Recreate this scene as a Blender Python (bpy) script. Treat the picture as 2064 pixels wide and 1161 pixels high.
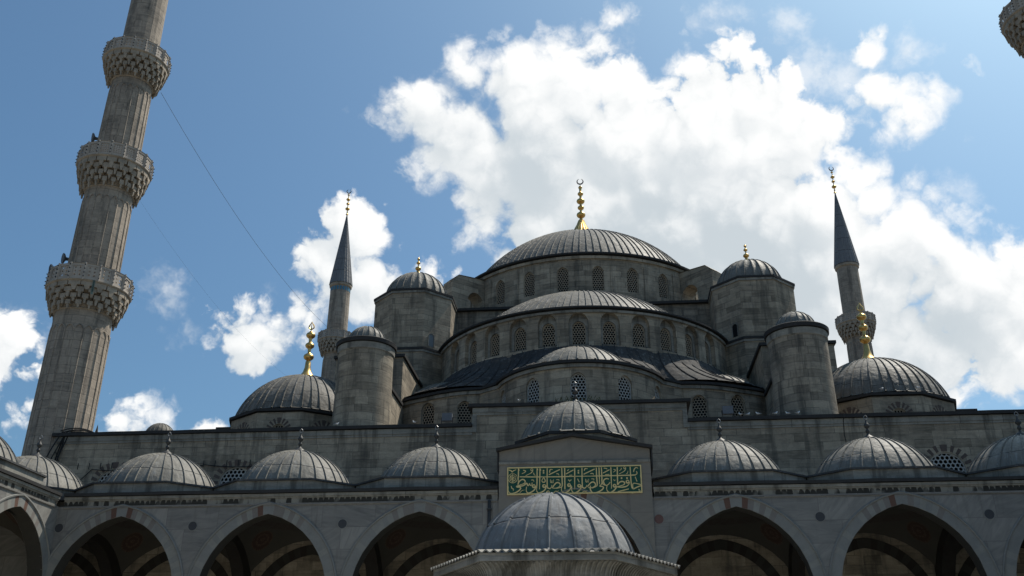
import bpy, bmesh, math, random
from math import sin, cos, pi, radians, sqrt, acos, floor
from mathutils import Vector, Matrix

random.seed(7)
for o in list(bpy.data.objects):
    bpy.data.objects.remove(o)
SC = bpy.context.scene
COL = SC.collection

# ------------------------------------------------------------------ camera
cam_d = bpy.data.cameras.new("camera")
cam = bpy.data.objects.new("camera", cam_d)
COL.objects.link(cam)
YAW, PITCH, ROLL = -0.099816, 0.429302, 0.004442
fw = Vector((sin(YAW) * cos(PITCH), cos(YAW) * cos(PITCH), sin(PITCH)))
rt = Vector((cos(YAW), -sin(YAW), 0))
up = rt.cross(fw)
rt2 = rt * cos(ROLL) + up * sin(ROLL)
up2 = -rt * sin(ROLL) + up * cos(ROLL)
M = Matrix((rt2, up2, -fw)).transposed().to_4x4()
M.translation = Vector((1.2871, -39.8995, 1.7))
cam.matrix_world = M
cam_d.sensor_width = 36
cam_d.lens = 36 * 1911.4 / 2064
cam_d.clip_start = 0.1
cam_d.clip_end = 3000
SC.camera = cam

# ------------------------------------------------------------------ sky and sun
SUN_AZ, SUN_EL = 48.5, 59.0            # degrees from +Y towards +X, above the horizon
SUN = Vector((sin(radians(SUN_AZ)) * cos(radians(SUN_EL)), cos(radians(SUN_AZ)) * cos(radians(SUN_EL)), sin(radians(SUN_EL))))
sun_d = bpy.data.lights.new("sun", 'SUN')
sun_d.energy = 5.0
sun_d.angle = radians(0.55)
sun_d.color = (1.0, 0.93, 0.82)
sun = bpy.data.objects.new("sun", sun_d)
COL.objects.link(sun)
sun.rotation_euler = (-SUN).to_track_quat('-Z', 'Y').to_euler()

SKY_STRENGTH = 0.108
CLOUD_STRENGTH = 1.0
CLOUDS = [(-14.12,35.39,1.39),(-15.25,36.02,0.63),(-11.95,34.95,2.19),(-8.8,37.24,1.91),(-9.74,33.45,3.25),(-5.86,36.72,2.76),(-6.87,31.46,3.27),(-2.2,36.82,2.55),(-0.46,34.89,2.62),(-4.77,34.7,2.64),(1.06,36.55,2.31),(2.81,35.87,1.73),(-3.37,32.35,4.44),(1.9,32.74,4.09),(7.01,36.93,1.86),(9.27,36.67,1.67),(11.02,36.72,0.83),(7.06,32.63,4.29),(11.61,33.81,2.37),(11.85,30.91,3.91),(-4.11,28.5,3.28),(-0.04,28.41,4.44),(4.96,28.13,4.65),(9.8,27.68,4.54),(14.39,31.68,2.33),(14.52,27.65,3.84),(17.72,27.71,2.41),(18.44,24.47,3.97),(21.23,24.27,2.58),(22.24,21.32,3.78),(24.74,20.86,2.7),(15.14,22.11,4.07),(18.95,19.63,3.38),(23.74,18.62,2.71),(9.29,23.34,3.7),(27.62,19.5,3.5),(26.45,16.58,3.05),(14.55,18.21,3.24),(3.97,23.75,4.38),(14.53,29.66,2.34),(19.88,23.11,2.87),(10.26,36.26,1.28),(9.56,25.66,4.26),(13.07,24.1,4.15),(17.12,23.55,3.74),(3.37,29.12,4.1),(-1.8,25.77,3.28),(-5.13,26.41,2.1),(-7.51,28.78,1.49),(-16.85,27.56,1.41),(-15.31,26.94,1.47),(-17.29,25.45,1.93),(-14.97,24.74,1.71),(-18.58,25.49,1.05),(-15.79,23.05,1.35),(-11.07,25.03,0.78),(-9.91,24.78,0.6),(-23.84,20.79,1.01),(-22.03,20.61,1.76),(-21.13,21.87,1.32),(-22.15,19.3,1.02),(-19.51,22.52,1.16),(-20.52,20.61,1.03),(-28.85,15.21,0.9),(-27.55,15.49,1.12),(-26.2,15.63,1.08),(-24.09,15.47,0.77),(-34.92,18.29,1.25),(-35.74,17.48,1.49),(-33.65,17.69,1.07),(-34.0,15.23,0.6),(-35.42,16.07,0.49),(2.01,39.93,0.9),(0.69,39.73,0.62),(2.9,39.48,0.68),(19.08,35.99,0.78),(19.17,33.48,1.11),(21.08,32.37,1.61),(22.86,32.92,1.27),(23.8,32.55,0.86),(19.83,31.47,1.05)]
WISPS = [(10.39,39.59,0.71),(9.77,38.98,0.55),(14.75,38.4,0.7),(14.83,35.14,1.09),(17.04,34.74,1.2),(-27.29,23.05,0.49),(-26.98,22.46,0.33),(-26.03,19.88,0.27),(-17.19,34.92,0.23),(1.37,38.66,0.85),(-21.82,23.69,0.34),(24.53,30.23,0.3),(23.73,27.49,0.3),(-33.54,19.61,0.41),(21.73,35.79,0.46)]
SHADES = [(-4.08,32.06,3.26),(-8.69,33.78,1.77),(7.01,25.6,3.75),(1.59,27.44,3.54),(11.23,24.02,3.1),(-6.5,29.39,1.49),(19.63,20.36,2.34),(4.37,29.06,1.75),(-11.89,33.94,0.88),(-15.55,23.96,0.59),(-21.68,20.21,0.68)]

world = bpy.data.worlds.new("World")
SC.world = world
world.use_nodes = True
world.cycles.sampling_method = 'MANUAL'
world.cycles.sample_map_resolution = 512


class NT:
    """small helper to write node trees"""
    def __init__(s, tree):
        s.t = tree
        s.n = tree.nodes
        s.l = tree.links

    def node(s, typ, **kw):
        n = s.n.new(typ)
        for k, v in kw.items():
            setattr(n, k, v)
        return n

    def put(s, sock, v):
        if isinstance(v, bpy.types.NodeSocket):
            s.l.new(v, sock)
        else:
            sock.default_value = v

    def math(s, op, a, b=0.0, c=0.0, clamp=False):
        n = s.node('ShaderNodeMath', operation=op, use_clamp=clamp)
        s.put(n.inputs[0], a)
        s.put(n.inputs[1], b)
        s.put(n.inputs[2], c)
        return n.outputs[0]

    def vmath(s, op, a, b=(0, 0, 0), scale=1.0):
        n = s.node('ShaderNodeVectorMath', operation=op)
        s.put(n.inputs[0], a)
        if op == 'SCALE':
            s.put(n.inputs['Scale'], scale)
        else:
            s.put(n.inputs[1], b)
        return n.outputs['Value'] if op in ('DISTANCE', 'DOT_PRODUCT', 'LENGTH') else n.outputs[0]

    def ramp(s, v, a, b, lo=0.0, hi=1.0, smooth=True):
        n = s.node('ShaderNodeMapRange', interpolation_type='SMOOTHSTEP' if smooth else 'LINEAR')
        s.put(n.inputs['Value'], v)
        s.put(n.inputs['From Min'], a)
        s.put(n.inputs['From Max'], b)
        s.put(n.inputs['To Min'], lo)
        s.put(n.inputs['To Max'], hi)
        return n.outputs[0]

    def mix(s, f, a, b, blend='MIX'):
        n = s.node('ShaderNodeMix', data_type='RGBA', blend_type=blend)
        s.put(n.inputs[0], f)
        for sock, v in ((n.inputs[6], a), (n.inputs[7], b)):
            s.put(sock, v if isinstance(v, bpy.types.NodeSocket) or len(v) == 4 else (*v, 1))
        return n.outputs[2]

    def noise(s, vec, scale, detail=4, rough=0.55, dim='3D', lac=2.0, dist=0.0):
        n = s.node('ShaderNodeTexNoise', noise_dimensions=dim)
        s.put(n.inputs['Vector'], vec)
        s.put(n.inputs['Scale'], scale)
        s.put(n.inputs['Detail'], detail)
        s.put(n.inputs['Roughness'], rough)
        s.put(n.inputs['Lacunarity'], lac)
        s.put(n.inputs['Distortion'], dist)
        return n.outputs[0]


def azel(az, el):
    return Vector((sin(radians(az)) * cos(radians(el)), cos(radians(az)) * cos(radians(el)), sin(radians(el))))


def cloud_group(name, table, smooth):
    """signed angular distance (radians) to a bank of cloud lobes"""
    g = bpy.data.node_groups.new(name, 'ShaderNodeTree')
    g.interface.new_socket('Vector', in_out='INPUT', socket_type='NodeSocketVector')
    g.interface.new_socket('Distance', in_out='OUTPUT', socket_type='NodeSocketFloat')
    k = NT(g)
    gi = k.node('NodeGroupInput')
    go = k.node('NodeGroupOutput')
    acc = None
    for az, el, r in table:
        d = k.vmath('DISTANCE', gi.outputs[0], azel(az, el))
        d = k.math('SUBTRACT', d, radians(r))
        acc = d if acc is None else (k.math('SMOOTH_MIN', acc, d, smooth) if smooth else k.math('MINIMUM', acc, d))
    k.l.new(acc, go.inputs[0])
    return g


w = NT(world.node_tree)
for n in list(w.n):
    w.n.remove(n)
tc = w.node('ShaderNodeTexCoord')
direc = tc.outputs['Generated']
sky = w.node('ShaderNodeTexSky', sky_type='NISHITA')
sky.sun_disc = False
sky.sun_elevation = radians(SUN_EL)
sky.sun_rotation = radians(SUN_AZ)
sky.altitude = 60
sky.air_density = 1.0
sky.dust_density = 3.0
sky.ozone_density = 4.0
bg_sky = w.node('ShaderNodeBackground')
w.l.new(w.mix(1.0, sky.outputs[0], (0.775, 1.05, 1.10), 'MULTIPLY'), bg_sky.inputs[0])
bg_sky.inputs[1].default_value = SKY_STRENGTH

gmain = cloud_group('cloud_lobes', CLOUDS, 0.012)
gshade = cloud_group('cloud_shaded_bases', SHADES, 0.03)
gwisp = cloud_group('cloud_wisps', WISPS, 0.02)


def grp(g, vec):
    n = w.node('ShaderNodeGroup')
    n.node_tree = g
    w.put(n.inputs[0], vec)
    return n.outputs[0]


def puffs(vec, scale):
    # rounded cells whose seams cut into the cloud edge
    vo = w.node('ShaderNodeTexVoronoi', feature='F1')
    w.put(vo.inputs['Vector'], vec)
    vo.inputs['Scale'].default_value = scale
    d = vo.outputs['Distance']
    return w.math('SUBTRACT', 0.30, w.math('MULTIPLY', d, d))


def density(vec, fine):
    wn = w.node('ShaderNodeTexNoise')
    w.put(wn.inputs['Vector'], vec)
    wn.inputs['Scale'].default_value = 13.0
    wn.inputs['Detail'].default_value = 5.0 if fine else 2.0
    wn.inputs['Roughness'].default_value = 0.6
    v2 = w.vmath('ADD', vec, w.vmath('SCALE', w.vmath('SUBTRACT', wn.outputs['Color'], (0.5, 0.5, 0.5)), scale=0.06))
    rag = w.math('SUBTRACT', wn.outputs['Fac'], 0.5)
    p1 = puffs(v2, 20.0)
    d = w.math('MULTIPLY_ADD', p1, -0.042, grp(gmain, vec))
    d = w.math('MULTIPLY_ADD', rag, -0.046, d)
    if fine:
        p2 = puffs(v2, 52.0)
        d = w.math('MULTIPLY_ADD', p2, -0.019, d)
        n2 = w.math('SUBTRACT', w.noise(v2, 60.0, 5.0, 0.6), 0.5)
        d = w.math('MULTIPLY_ADD', n2, -0.030, d)
        return d, rag, n2, p1, p2
    return d


sd, rag, n2, p1, p2 = density(direc, True)
shift = w.vmath('NORMALIZE', w.vmath('ADD', direc, tuple(SUN * 0.03)))
sd2 = density(shift, False)
soft = w.noise(w.vmath('ADD', direc, (3.1, 0.7, 1.9)), 5.0, 3.0, 0.5)
alpha = w.ramp(sd, 0.005, w.ramp(soft, 0.42, 0.66, -0.007, -0.026))
wisp = w.math('MULTIPLY_ADD', rag, -0.20, w.math('MULTIPLY_ADD', n2, -0.05, grp(gwisp, direc)))
alpha_w = w.math('MULTIPLY', w.ramp(wisp, 0.010, -0.05), 0.6)
alpha_all = w.math('MAXIMUM', alpha, alpha_w)
lit = w.ramp(w.math('SUBTRACT', sd2, sd), -0.025, 0.05)
thick = w.ramp(sd, -0.010, -0.078)
shd = w.math('MULTIPLY_ADD', rag, 0.10, w.math('MULTIPLY_ADD', p1, 0.05, grp(gshade, direc)))
b1 = w.math('MULTIPLY_ADD', lit, 0.72, w.math('MULTIPLY', thick, -0.30))
b1 = w.math('SUBTRACT', b1, w.ramp(shd, 0.06, -0.075, 0.0, 0.62))
b2 = w.math('MULTIPLY_ADD', w.math('SUBTRACT', soft, 0.5), 0.60, b1)
b3 = w.math('MULTIPLY_ADD', p2, 0.16, w.math('MULTIPLY_ADD', n2, 0.22, w.math('MULTIPLY_ADD', rag, 0.12, b2)))
nsun = w.vmath('DOT_PRODUCT', direc, tuple(SUN))
b4 = w.math('ADD', b3, w.ramp(nsun, 0.62, 0.93, 0.0, 0.30))
bright = w.ramp(b4, -0.55, 0.62)
ccol = w.mix(bright, (0.60, 0.665, 0.71), (1.03, 1.035, 1.03))
bg_cl = w.node('ShaderNodeBackground')
w.l.new(ccol, bg_cl.inputs[0])
bg_cl.inputs[1].default_value = CLOUD_STRENGTH
mx = w.node('ShaderNodeMixShader')
w.l.new(alpha_all, mx.inputs[0])
w.l.new(bg_sky.outputs[0], mx.inputs[1])
w.l.new(bg_cl.outputs[0], mx.inputs[2])
wo = w.node('ShaderNodeOutputWorld')
w.l.new(mx.outputs[0], wo.inputs[0])

SC.view_settings.view_transform = 'Standard'
SC.view_settings.look = 'None'
SC.view_settings.exposure = 0.0
SC.view_settings.gamma = 1.0
SC.render.engine = 'CYCLES'
SC.render.resolution_x = 1024
SC.render.resolution_y = 576

# ------------------------------------------------------------------ materials
def new_mat(name):
    m = bpy.data.materials.new(name)
    m.use_nodes = True
    k = NT(m.node_tree)
    b = m.node_tree.nodes['Principled BSDF']
    return m, k, b


def stone(name, tones, bw=1.1, bh=0.42, joint=0.65, streak=0.55, mould=0.4, rough=0.9, bump=0.35, tone=0.60):
    """coursed ashlar in UV metres: blocks of different tone, joints, weather streaks and lichen"""
    m, k, b = new_mat(name)
    uv = k.node('ShaderNodeUVMap').outputs[0]
    geo = k.node('ShaderNodeNewGeometry').outputs['Position']
    sx = k.node('ShaderNodeSeparateXYZ')
    wob = k.noise(uv, 1.7, 2.0, 0.5, '2D')
    k.l.new(uv, sx.inputs[0])
    U, V = sx.outputs[0], sx.outputs[1]
    Vw = k.math('ADD', V, k.math('MULTIPLY', k.math('SUBTRACT', wob, 0.5), 0.05))
    row = k.math('FLOOR', k.math('DIVIDE', Vw, bh))
    wn = k.node('ShaderNodeTexWhiteNoise', noise_dimensions='1D')
    k.l.new(row, wn.inputs['W'])
    uo = k.math('ADD', k.math('DIVIDE', U, k.math('MULTIPLY_ADD', wn.outputs['Value'], 0.7 * bw, 0.7 * bw)), k.math('MULTIPLY', wn.outputs['Value'], 17.3))
    idx = k.math('FLOOR', uo)
    cx = k.node('ShaderNodeCombineXYZ')
    k.l.new(idx, cx.inputs[0])
    k.l.new(row, cx.inputs[1])
    w2 = k.node('ShaderNodeTexWhiteNoise', noise_dimensions='2D')
    k.l.new(cx.outputs[0], w2.inputs['Vector'])
    t = w2.outputs['Value']
    cr = k.node('ShaderNodeValToRGB')
    cr.color_ramp.elements[0].color = (*tones[0], 1)
    cr.color_ramp.elements[1].color = (*tones[-1], 1)
    for i in range(1, len(tones) - 1):
        e = cr.color_ramp.elements.new(i / (len(tones) - 1))
        e.color = (*tones[i], 1)
    big = k.noise(geo, 0.33, 4.0, 0.6)
    med = k.noise(geo, 1.9, 5.0, 0.65)
    fine = k.noise(geo, 11.0, 4.0, 0.6)
    bm_ = k.node('ShaderNodeMapping')
    k.l.new(uv, bm_.inputs[0])
    bm_.inputs['Scale'].default_value = (0.9, 7.0, 1)
    bed = k.noise(bm_.outputs[0], 1.0, 5.0, 0.65, '2D')
    tt = k.math('ADD', k.math('MULTIPLY', t, tone), k.math('MULTIPLY', k.math('SUBTRACT', big, 0.5), 1.3))
    tt = k.math('ADD', tt, k.math('MULTIPLY', k.math('SUBTRACT', med, 0.5), 0.7))
    tt = k.math('MULTIPLY_ADD', k.math('SUBTRACT', bed, 0.5), 0.85, tt)
    k.l.new(k.math('ADD', tt, 0.45 - tone * 0.47), cr.inputs[0])
    col = cr.outputs[0]
    col = k.mix(k.math('MULTIPLY', k.ramp(fine, 0.3, 0.75), 0.22), col, (0.10, 0.095, 0.08))
    # vertical weather streaks
    sc = k.node('ShaderNodeMapping')
    k.l.new(uv, sc.inputs[0])
    sc.inputs['Scale'].default_value = (1.5, 0.16, 1)
    st = k.noise(sc.outputs[0], 1.0, 5.0, 0.62, '2D')
    col = k.mix(k.math('MULTIPLY', k.ramp(st, 0.50, 0.70), streak), col, (0.055, 0.053, 0.047))
    # lichen and soot blotches that keep to the blocks
    bl = k.noise(k.vmath('ADD', geo, (5, 2, 8)), 0.75, 6.0, 0.7)
    col = k.mix(k.math('MULTIPLY', k.ramp(k.math('ADD', bl, k.math('MULTIPLY', t, 0.10)), 0.56, 0.74), mould), col, (0.07, 0.069, 0.062))
    # joints
    fv = k.math('FRACT', k.math('DIVIDE', Vw, bh))
    fu = k.math('FRACT', uo)
    ev = k.math('MULTIPLY', k.math('MINIMUM', fv, k.math('SUBTRACT', 1.0, fv)), bh)
    eu = k.math('MULTIPLY', k.math('MINIMUM', fu, k.math('SUBTRACT', 1.0, fu)), bw)
    ed = k.math('MINIMUM', ev, eu)
    jm = k.ramp(ed, 0.006, 0.022, 1.0, 0.0)
    jn = k.math('MULTIPLY', jm, k.ramp(k.noise(geo, 1.1, 3.0, 0.6), 0.35, 0.6))
    col = k.mix(k.math('MULTIPLY', jn, joint), col, (0.06, 0.056, 0.048))
    k.l.new(col, b.inputs['Base Color'])
    b.inputs['Roughness'].default_value = rough
    b.inputs['Specular IOR Level'].default_value = 0.25
    h = k.math('ADD', k.math('MULTIPLY', jm, -0.5), k.math('ADD', k.math('MULTIPLY', fine, 0.5), k.math('MULTIPLY', k.math('ADD', med, k.math('MULTIPLY', t, 0.5)), 0.7)))
    bp = k.node('ShaderNodeBump')
    bp.inputs['Strength'].default_value = bump
    bp.inputs['Distance'].default_value = 0.05
    k.l.new(h, bp.inputs['Height'])
    k.l.new(bp.outputs[0], b.inputs['Normal'])
    return m


def plain(name, col, rough=0.8, var=0.25, scale=3.0, metal=0.0, spec=0.3, dirt=(0.05, 0.05, 0.045), bump=0.15, bscale=None):
    m, k, b = new_mat(name)
    geo = k.node('ShaderNodeNewGeometry').outputs['Position']
    n1 = k.noise(geo, scale, 5.0, 0.65)
    n2 = k.noise(geo, scale * 6, 4.0, 0.6)
    f = k.math('ADD', k.math('MULTIPLY', k.ramp(n1, 0.35, 0.75), 0.7), k.math('MULTIPLY', k.ramp(n2, 0.4, 0.8), 0.3))
    c = k.mix(k.math('MULTIPLY', f, var), col, dirt)
    k.l.new(c, b.inputs['Base Color'])
    k.l.new(k.math('MULTIPLY_ADD', n2, 0.25, rough - 0.12), b.inputs['Roughness'])
    b.inputs['Metallic'].default_value = metal
    b.inputs['Specular IOR Level'].default_value = spec
    bp = k.node('ShaderNodeBump')
    bp.inputs['Strength'].default_value = bump
    bp.inputs['Distance'].default_value = 0.03
    k.l.new(k.noise(geo, bscale or scale * 4, 5.0, 0.6), bp.inputs['Height'])
    k.l.new(bp.outputs[0], b.inputs['Normal'])
    return m


def lead(name, c1, c2, stagger, rust=0.25, rough=0.58, metal=0.0, spec=0.3, oxide=(0.33, 0.33, 0.325)):
    """lead sheets: U counts the gores, V counts the sheet rows"""
    m, k, b = new_mat(name)
    uv = k.node('ShaderNodeUVMap').outputs[0]
    geo = k.node('ShaderNodeNewGeometry').outputs['Position']
    sx = k.node('ShaderNodeSeparateXYZ')
    k.l.new(uv, sx.inputs[0])
    U, V = sx.outputs[0], sx.outputs[1]
    gore = k.math('FLOOR', U)
    wn = k.node('ShaderNodeTexWhiteNoise', noise_dimensions='1D')
    k.l.new(gore, wn.inputs['W'])
    V2 = k.math('ADD', V, k.math('MULTIPLY', wn.outputs['Value'], stagger))
    V2 = k.math('ADD', V2, k.math('MULTIPLY', k.math('SUBTRACT', k.noise(geo, 2.2, 2.0), 0.5), 0.05))
    rowi = k.math('FLOOR', V2)
    cx = k.node('ShaderNodeCombineXYZ')
    k.l.new(gore, cx.inputs[0])
    k.l.new(rowi, cx.inputs[1])
    w2 = k.node('ShaderNodeTexWhiteNoise', noise_dimensions='2D')
    k.l.new(cx.outputs[0], w2.inputs['Vector'])
    n1 = k.noise(geo, 0.9, 5.0, 0.6)
    n2 = k.noise(geo, 5.0, 5.0, 0.65)
    t = k.math('ADD', k.math('MULTIPLY', w2.outputs['Value'], 0.42), k.math('MULTIPLY', k.math('SUBTRACT', n1, 0.25), 0.9))
    col = k.mix(k.ramp(t, 0.1, 0.95, smooth=False), c1, c2)
    # drip stains running down the sheets
    mp = k.node('ShaderNodeMapping')
    k.l.new(uv, mp.inputs[0])
    mp.inputs['Scale'].default_value = (3.0, 0.6, 1)
    st = k.noise(mp.outputs[0], 1.6, 5.0, 0.65, '2D')
    col = k.mix(k.math('MULTIPLY', k.ramp(st, 0.5, 0.78), 0.55), col, (0.07, 0.067, 0.064))
    col = k.mix(k.math('MULTIPLY', k.ramp(k.noise(k.vmath('ADD', geo, (9, 4, 1)), 1.4, 6.0, 0.7), 0.52, 0.72), rust), col, (0.155, 0.118, 0.092))
    col = k.mix(k.math('MULTIPLY', k.ramp(n2, 0.52, 0.75), 0.30), col, (0.36, 0.37, 0.38))
    mp3 = k.node('ShaderNodeMapping')
    k.l.new(uv, mp3.inputs[0])
    mp3.inputs['Scale'].default_value = (5.0, 0.9, 1)
    ox = k.noise(k.vmath('ADD', mp3.outputs[0], (7.3, 2.1, 0)), 1.2, 6.0, 0.7, '2D')
    col = k.mix(k.math('MULTIPLY', k.ramp(ox, 0.54, 0.74), 0.45), col, oxide)
    fv = k.math('FRACT', V2)
    sm = k.ramp(k.math('MINIMUM', fv, k.math('SUBTRACT', 1.0, fv)), 0.006, 0.030, 1.0, 0.0)
    sm2 = k.math('MULTIPLY', sm, k.ramp(k.noise(geo, 1.6, 2.0), 0.30, 0.45))
    col = k.mix(k.math('MULTIPLY', sm2, 0.9), col, (0.03, 0.03, 0.03))
    k.l.new(col, b.inputs['Base Color'])
    k.l.new(k.math('MULTIPLY_ADD', n2, 0.3, rough - 0.1), b.inputs['Roughness'])
    b.inputs['Metallic'].default_value = metal
    b.inputs['Specular IOR Level'].default_value = spec
    bp = k.node('ShaderNodeBump')
    bp.inputs['Strength'].default_value = 0.55
    bp.inputs['Distance'].default_value = 0.07
    dent = k.noise(geo, 2.6, 2.0, 0.5)
    k.l.new(k.math('ADD', k.math('MULTIPLY', n2, 0.4), k.math('ADD', k.math('MULTIPLY', dent, 1.3), k.math('MULTIPLY', sm, -0.5))), bp.inputs['Height'])
    k.l.new(bp.outputs[0], b.inputs['Normal'])
    return m


def marble(name, c1, c2, slab=(2.3, 0.92)):
    m, k, b = new_mat(name)
    uv = k.node('ShaderNodeUVMap').outputs[0]
    geo = k.node('ShaderNodeNewGeometry').outputs['Position']
    sx = k.node('ShaderNodeSeparateXYZ')
    k.l.new(uv, sx.inputs[0])
    U, V = sx.outputs[0], sx.outputs[1]
    row = k.math('FLOOR', k.math('DIVIDE', V, slab[1]))
    uo = k.math('ADD', k.math('DIVIDE', U, slab[0]), k.math('MULTIPLY', row, 0.37))
    idx = k.math('FLOOR', uo)
    cx = k.node('ShaderNodeCombineXYZ')
    k.l.new(idx, cx.inputs[0])
    k.l.new(row, cx.inputs[1])
    w2 = k.node('ShaderNodeTexWhiteNoise', noise_dimensions='2D')
    k.l.new(cx.outputs[0], w2.inputs['Vector'])
    # veins, turned differently in every slab
    rot = k.node('ShaderNodeVectorRotate', rotation_type='Z_AXIS')
    k.l.new(uv, rot.inputs['Vector'])
    k.l.new(k.math('MULTIPLY_ADD', w2.outputs['Value'], 1.6, 0.2), rot.inputs['Angle'])
    mp = k.node('ShaderNodeMapping')
    k.l.new(rot.outputs[0], mp.inputs[0])
    mp.inputs['Scale'].default_value = (4.0, 0.7, 1)
    vn = k.noise(mp.outputs[0], 1.3, 6.0, 0.6, '2D', dist=0.6)
    big = k.noise(geo, 0.7, 4.0, 0.6)
    t = k.math('ADD', k.math('MULTIPLY', vn, 0.75), k.math('ADD', k.math('MULTIPLY', w2.outputs['Value'], 0.28), k.math('MULTIPLY', big, 0.45)))
    col = k.mix(k.ramp(t, 0.45, 1.05, smooth=False), c1, c2)
    mp2 = k.node('ShaderNodeMapping')
    k.l.new(uv, mp2.inputs[0])
    mp2.inputs['Scale'].default_value = (2.2, 0.22, 1)
    st = k.noise(mp2.outputs[0], 1.0, 5.0, 0.62, '2D')
    col = k.mix(k.math('MULTIPLY', k.ramp(st, 0.55, 0.78), 0.55), col, (0.10, 0.09, 0.08))
    fv = k.math('FRACT', k.math('DIVIDE', V, slab[1]))
    fu = k.math('FRACT', uo)
    ed = k.math('MINIMUM', k.math('MULTIPLY', k.math('MINIMUM', fv, k.math('SUBTRACT', 1.0, fv)), slab[1]), k.math('MULTIPLY', k.math('MINIMUM', fu, k.math('SUBTRACT', 1.0, fu)), slab[0]))
    col = k.mix(k.math('MULTIPLY', k.ramp(ed, 0.004, 0.02, 1.0, 0.0), 0.55), col, (0.10, 0.09, 0.085))
    k.l.new(col, b.inputs['Base Color'])
    b.inputs['Roughness'].default_value = 0.6
    b.inputs['Specular IOR Level'].default_value = 0.3
    return m


def frieze_mat():
    """stone strip whose little carved niches are filled with black mould"""
    m, k, b = new_mat('mouldy_frieze')
    uv = k.node('ShaderNodeUVMap').outputs[0]
    geo = k.node('ShaderNodeNewGeometry').outputs['Position']
    sx = k.node('ShaderNodeSeparateXYZ')
    k.l.new(uv, sx.inputs[0])
    U, V = sx.outputs[0], sx.outputs[1]
    cell = k.math('DIVIDE', U, 0.235)
    idx = k.math('FLOOR', cell)
    wn = k.node('ShaderNodeTexWhiteNoise', noise_dimensions='1D')
    k.l.new(idx, wn.inputs['W'])
    patch = k.noise(uv, 0.55, 3.0, 0.6, '2D')
    fx = k.math('ABSOLUTE', k.math('SUBTRACT', k.math('FRACT', cell), 0.5))
    edge = k.noise(geo, 7.0, 4.0, 0.6)
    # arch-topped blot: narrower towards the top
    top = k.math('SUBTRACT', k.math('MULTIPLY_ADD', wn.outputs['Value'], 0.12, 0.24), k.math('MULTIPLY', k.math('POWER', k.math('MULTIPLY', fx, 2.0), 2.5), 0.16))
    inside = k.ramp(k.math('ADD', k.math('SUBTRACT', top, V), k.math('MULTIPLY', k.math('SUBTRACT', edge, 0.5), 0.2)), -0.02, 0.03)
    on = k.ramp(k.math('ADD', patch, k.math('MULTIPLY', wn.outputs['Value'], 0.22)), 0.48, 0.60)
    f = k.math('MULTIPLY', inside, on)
    col = k.mix(k.noise(geo, 2.0, 5.0, 0.6), (0.27, 0.255, 0.22), (0.17, 0.165, 0.145))
    mp = k.node('ShaderNodeMapping')
    k.l.new(uv, mp.inputs[0])
    mp.inputs['Scale'].default_value = (3.0, 0.5, 1)
    st = k.noise(mp.outputs[0], 1.0, 4.0, 0.6, '2D')
    col = k.mix(k.math('MULTIPLY', k.ramp(st, 0.52, 0.7), 0.6), col, (0.05, 0.045, 0.035))
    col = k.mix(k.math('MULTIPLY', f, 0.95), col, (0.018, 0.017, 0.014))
    k.l.new(col, b.inputs['Base Color'])
    b.inputs['Roughness'].default_value = 0.9
    return m


def vault_mat():
    """pale plaster with painted medallions on the pendentives and bands round the little dome (object space of the bay)"""
    m, k, b = new_mat('painted_vault_plaster')
    ob = k.node('ShaderNodeUVMap').outputs[0]
    geo = k.node('ShaderNodeNewGeometry').outputs['Position']
    ab = k.vmath('ABSOLUTE', ob)
    d = k.vmath('DISTANCE', ab, (2.25, 2.05, 0))
    n = k.noise(ob, 9.0, 3.0, 0.6, '2D')
    ang = k.noise(ob, 16.0, 2.0, 0.6, '2D')
    med = k.math('MULTIPLY', k.ramp(d, 0.50, 0.46, 1, 0), 1.0)
    med = k.ramp(d, 0.46, 0.50, 1.0, 0.0)
    pat = k.ramp(k.math('ADD', k.math('SINE', k.math('MULTIPLY', d, 30.0)), k.math('MULTIPLY', k.math('SUBTRACT', ang, 0.5), 7.0)), 0.2, 1.2)
    r = k.vmath('LENGTH', ob)
    band = k.math('MULTIPLY', k.ramp(r, 1.95, 1.99), k.ramp(r, 2.38, 2.42, 1.0, 0.0))
    scroll = k.ramp(k.noise(ob, 5.0, 1.0, 0.4, '2D'), 0.46, 0.54)
    col = k.mix(k.noise(geo, 0.9, 4.0, 0.6), (0.085, 0.077, 0.062), (0.056, 0.051, 0.042))
    col = k.mix(med, col, k.mix(pat, (0.060, 0.034, 0.026), (0.10, 0.070, 0.048)))
    col = k.mix(k.math('MULTIPLY', band, k.math('MULTIPLY_ADD', scroll, 0.5, 0.45)), col, (0.06, 0.045, 0.04))
    k.l.new(col, b.inputs['Base Color'])
    b.inputs['Roughness'].default_value = 0.9
    return m


MT = {}
MT['stone'] = stone('grey_limestone', [(0.159, 0.135, 0.103), (0.276, 0.231, 0.174), (0.370, 0.312, 0.235), (0.470, 0.395, 0.299)])
MT['stone_dark'] = stone('sooty_limestone', [(0.129, 0.111, 0.090), (0.235, 0.200, 0.158), (0.317, 0.270, 0.209), (0.411, 0.348, 0.266)], streak=0.7, mould=0.55)
MT['minaret'] = stone('minaret_limestone', [(0.174, 0.146, 0.118), (0.300, 0.249, 0.201), (0.393, 0.327, 0.260), (0.468, 0.391, 0.314)], bw=0.8, bh=0.5, streak=0.5, mould=0.3, tone=0.30)
MT['carved'] = plain('carved_limestone', (0.377, 0.316, 0.248), 0.9, 0.75, 1.6, dirt=(0.101, 0.086, 0.070))
MT['trim'] = stone('weathered_stone_trim', [(0.14, 0.132, 0.115), (0.23, 0.218, 0.19), (0.30, 0.285, 0.25), (0.35, 0.335, 0.29)], bw=1.6, bh=0.6, streak=0.7, mould=0.5, tone=0.35, bump=0.2)
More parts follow.
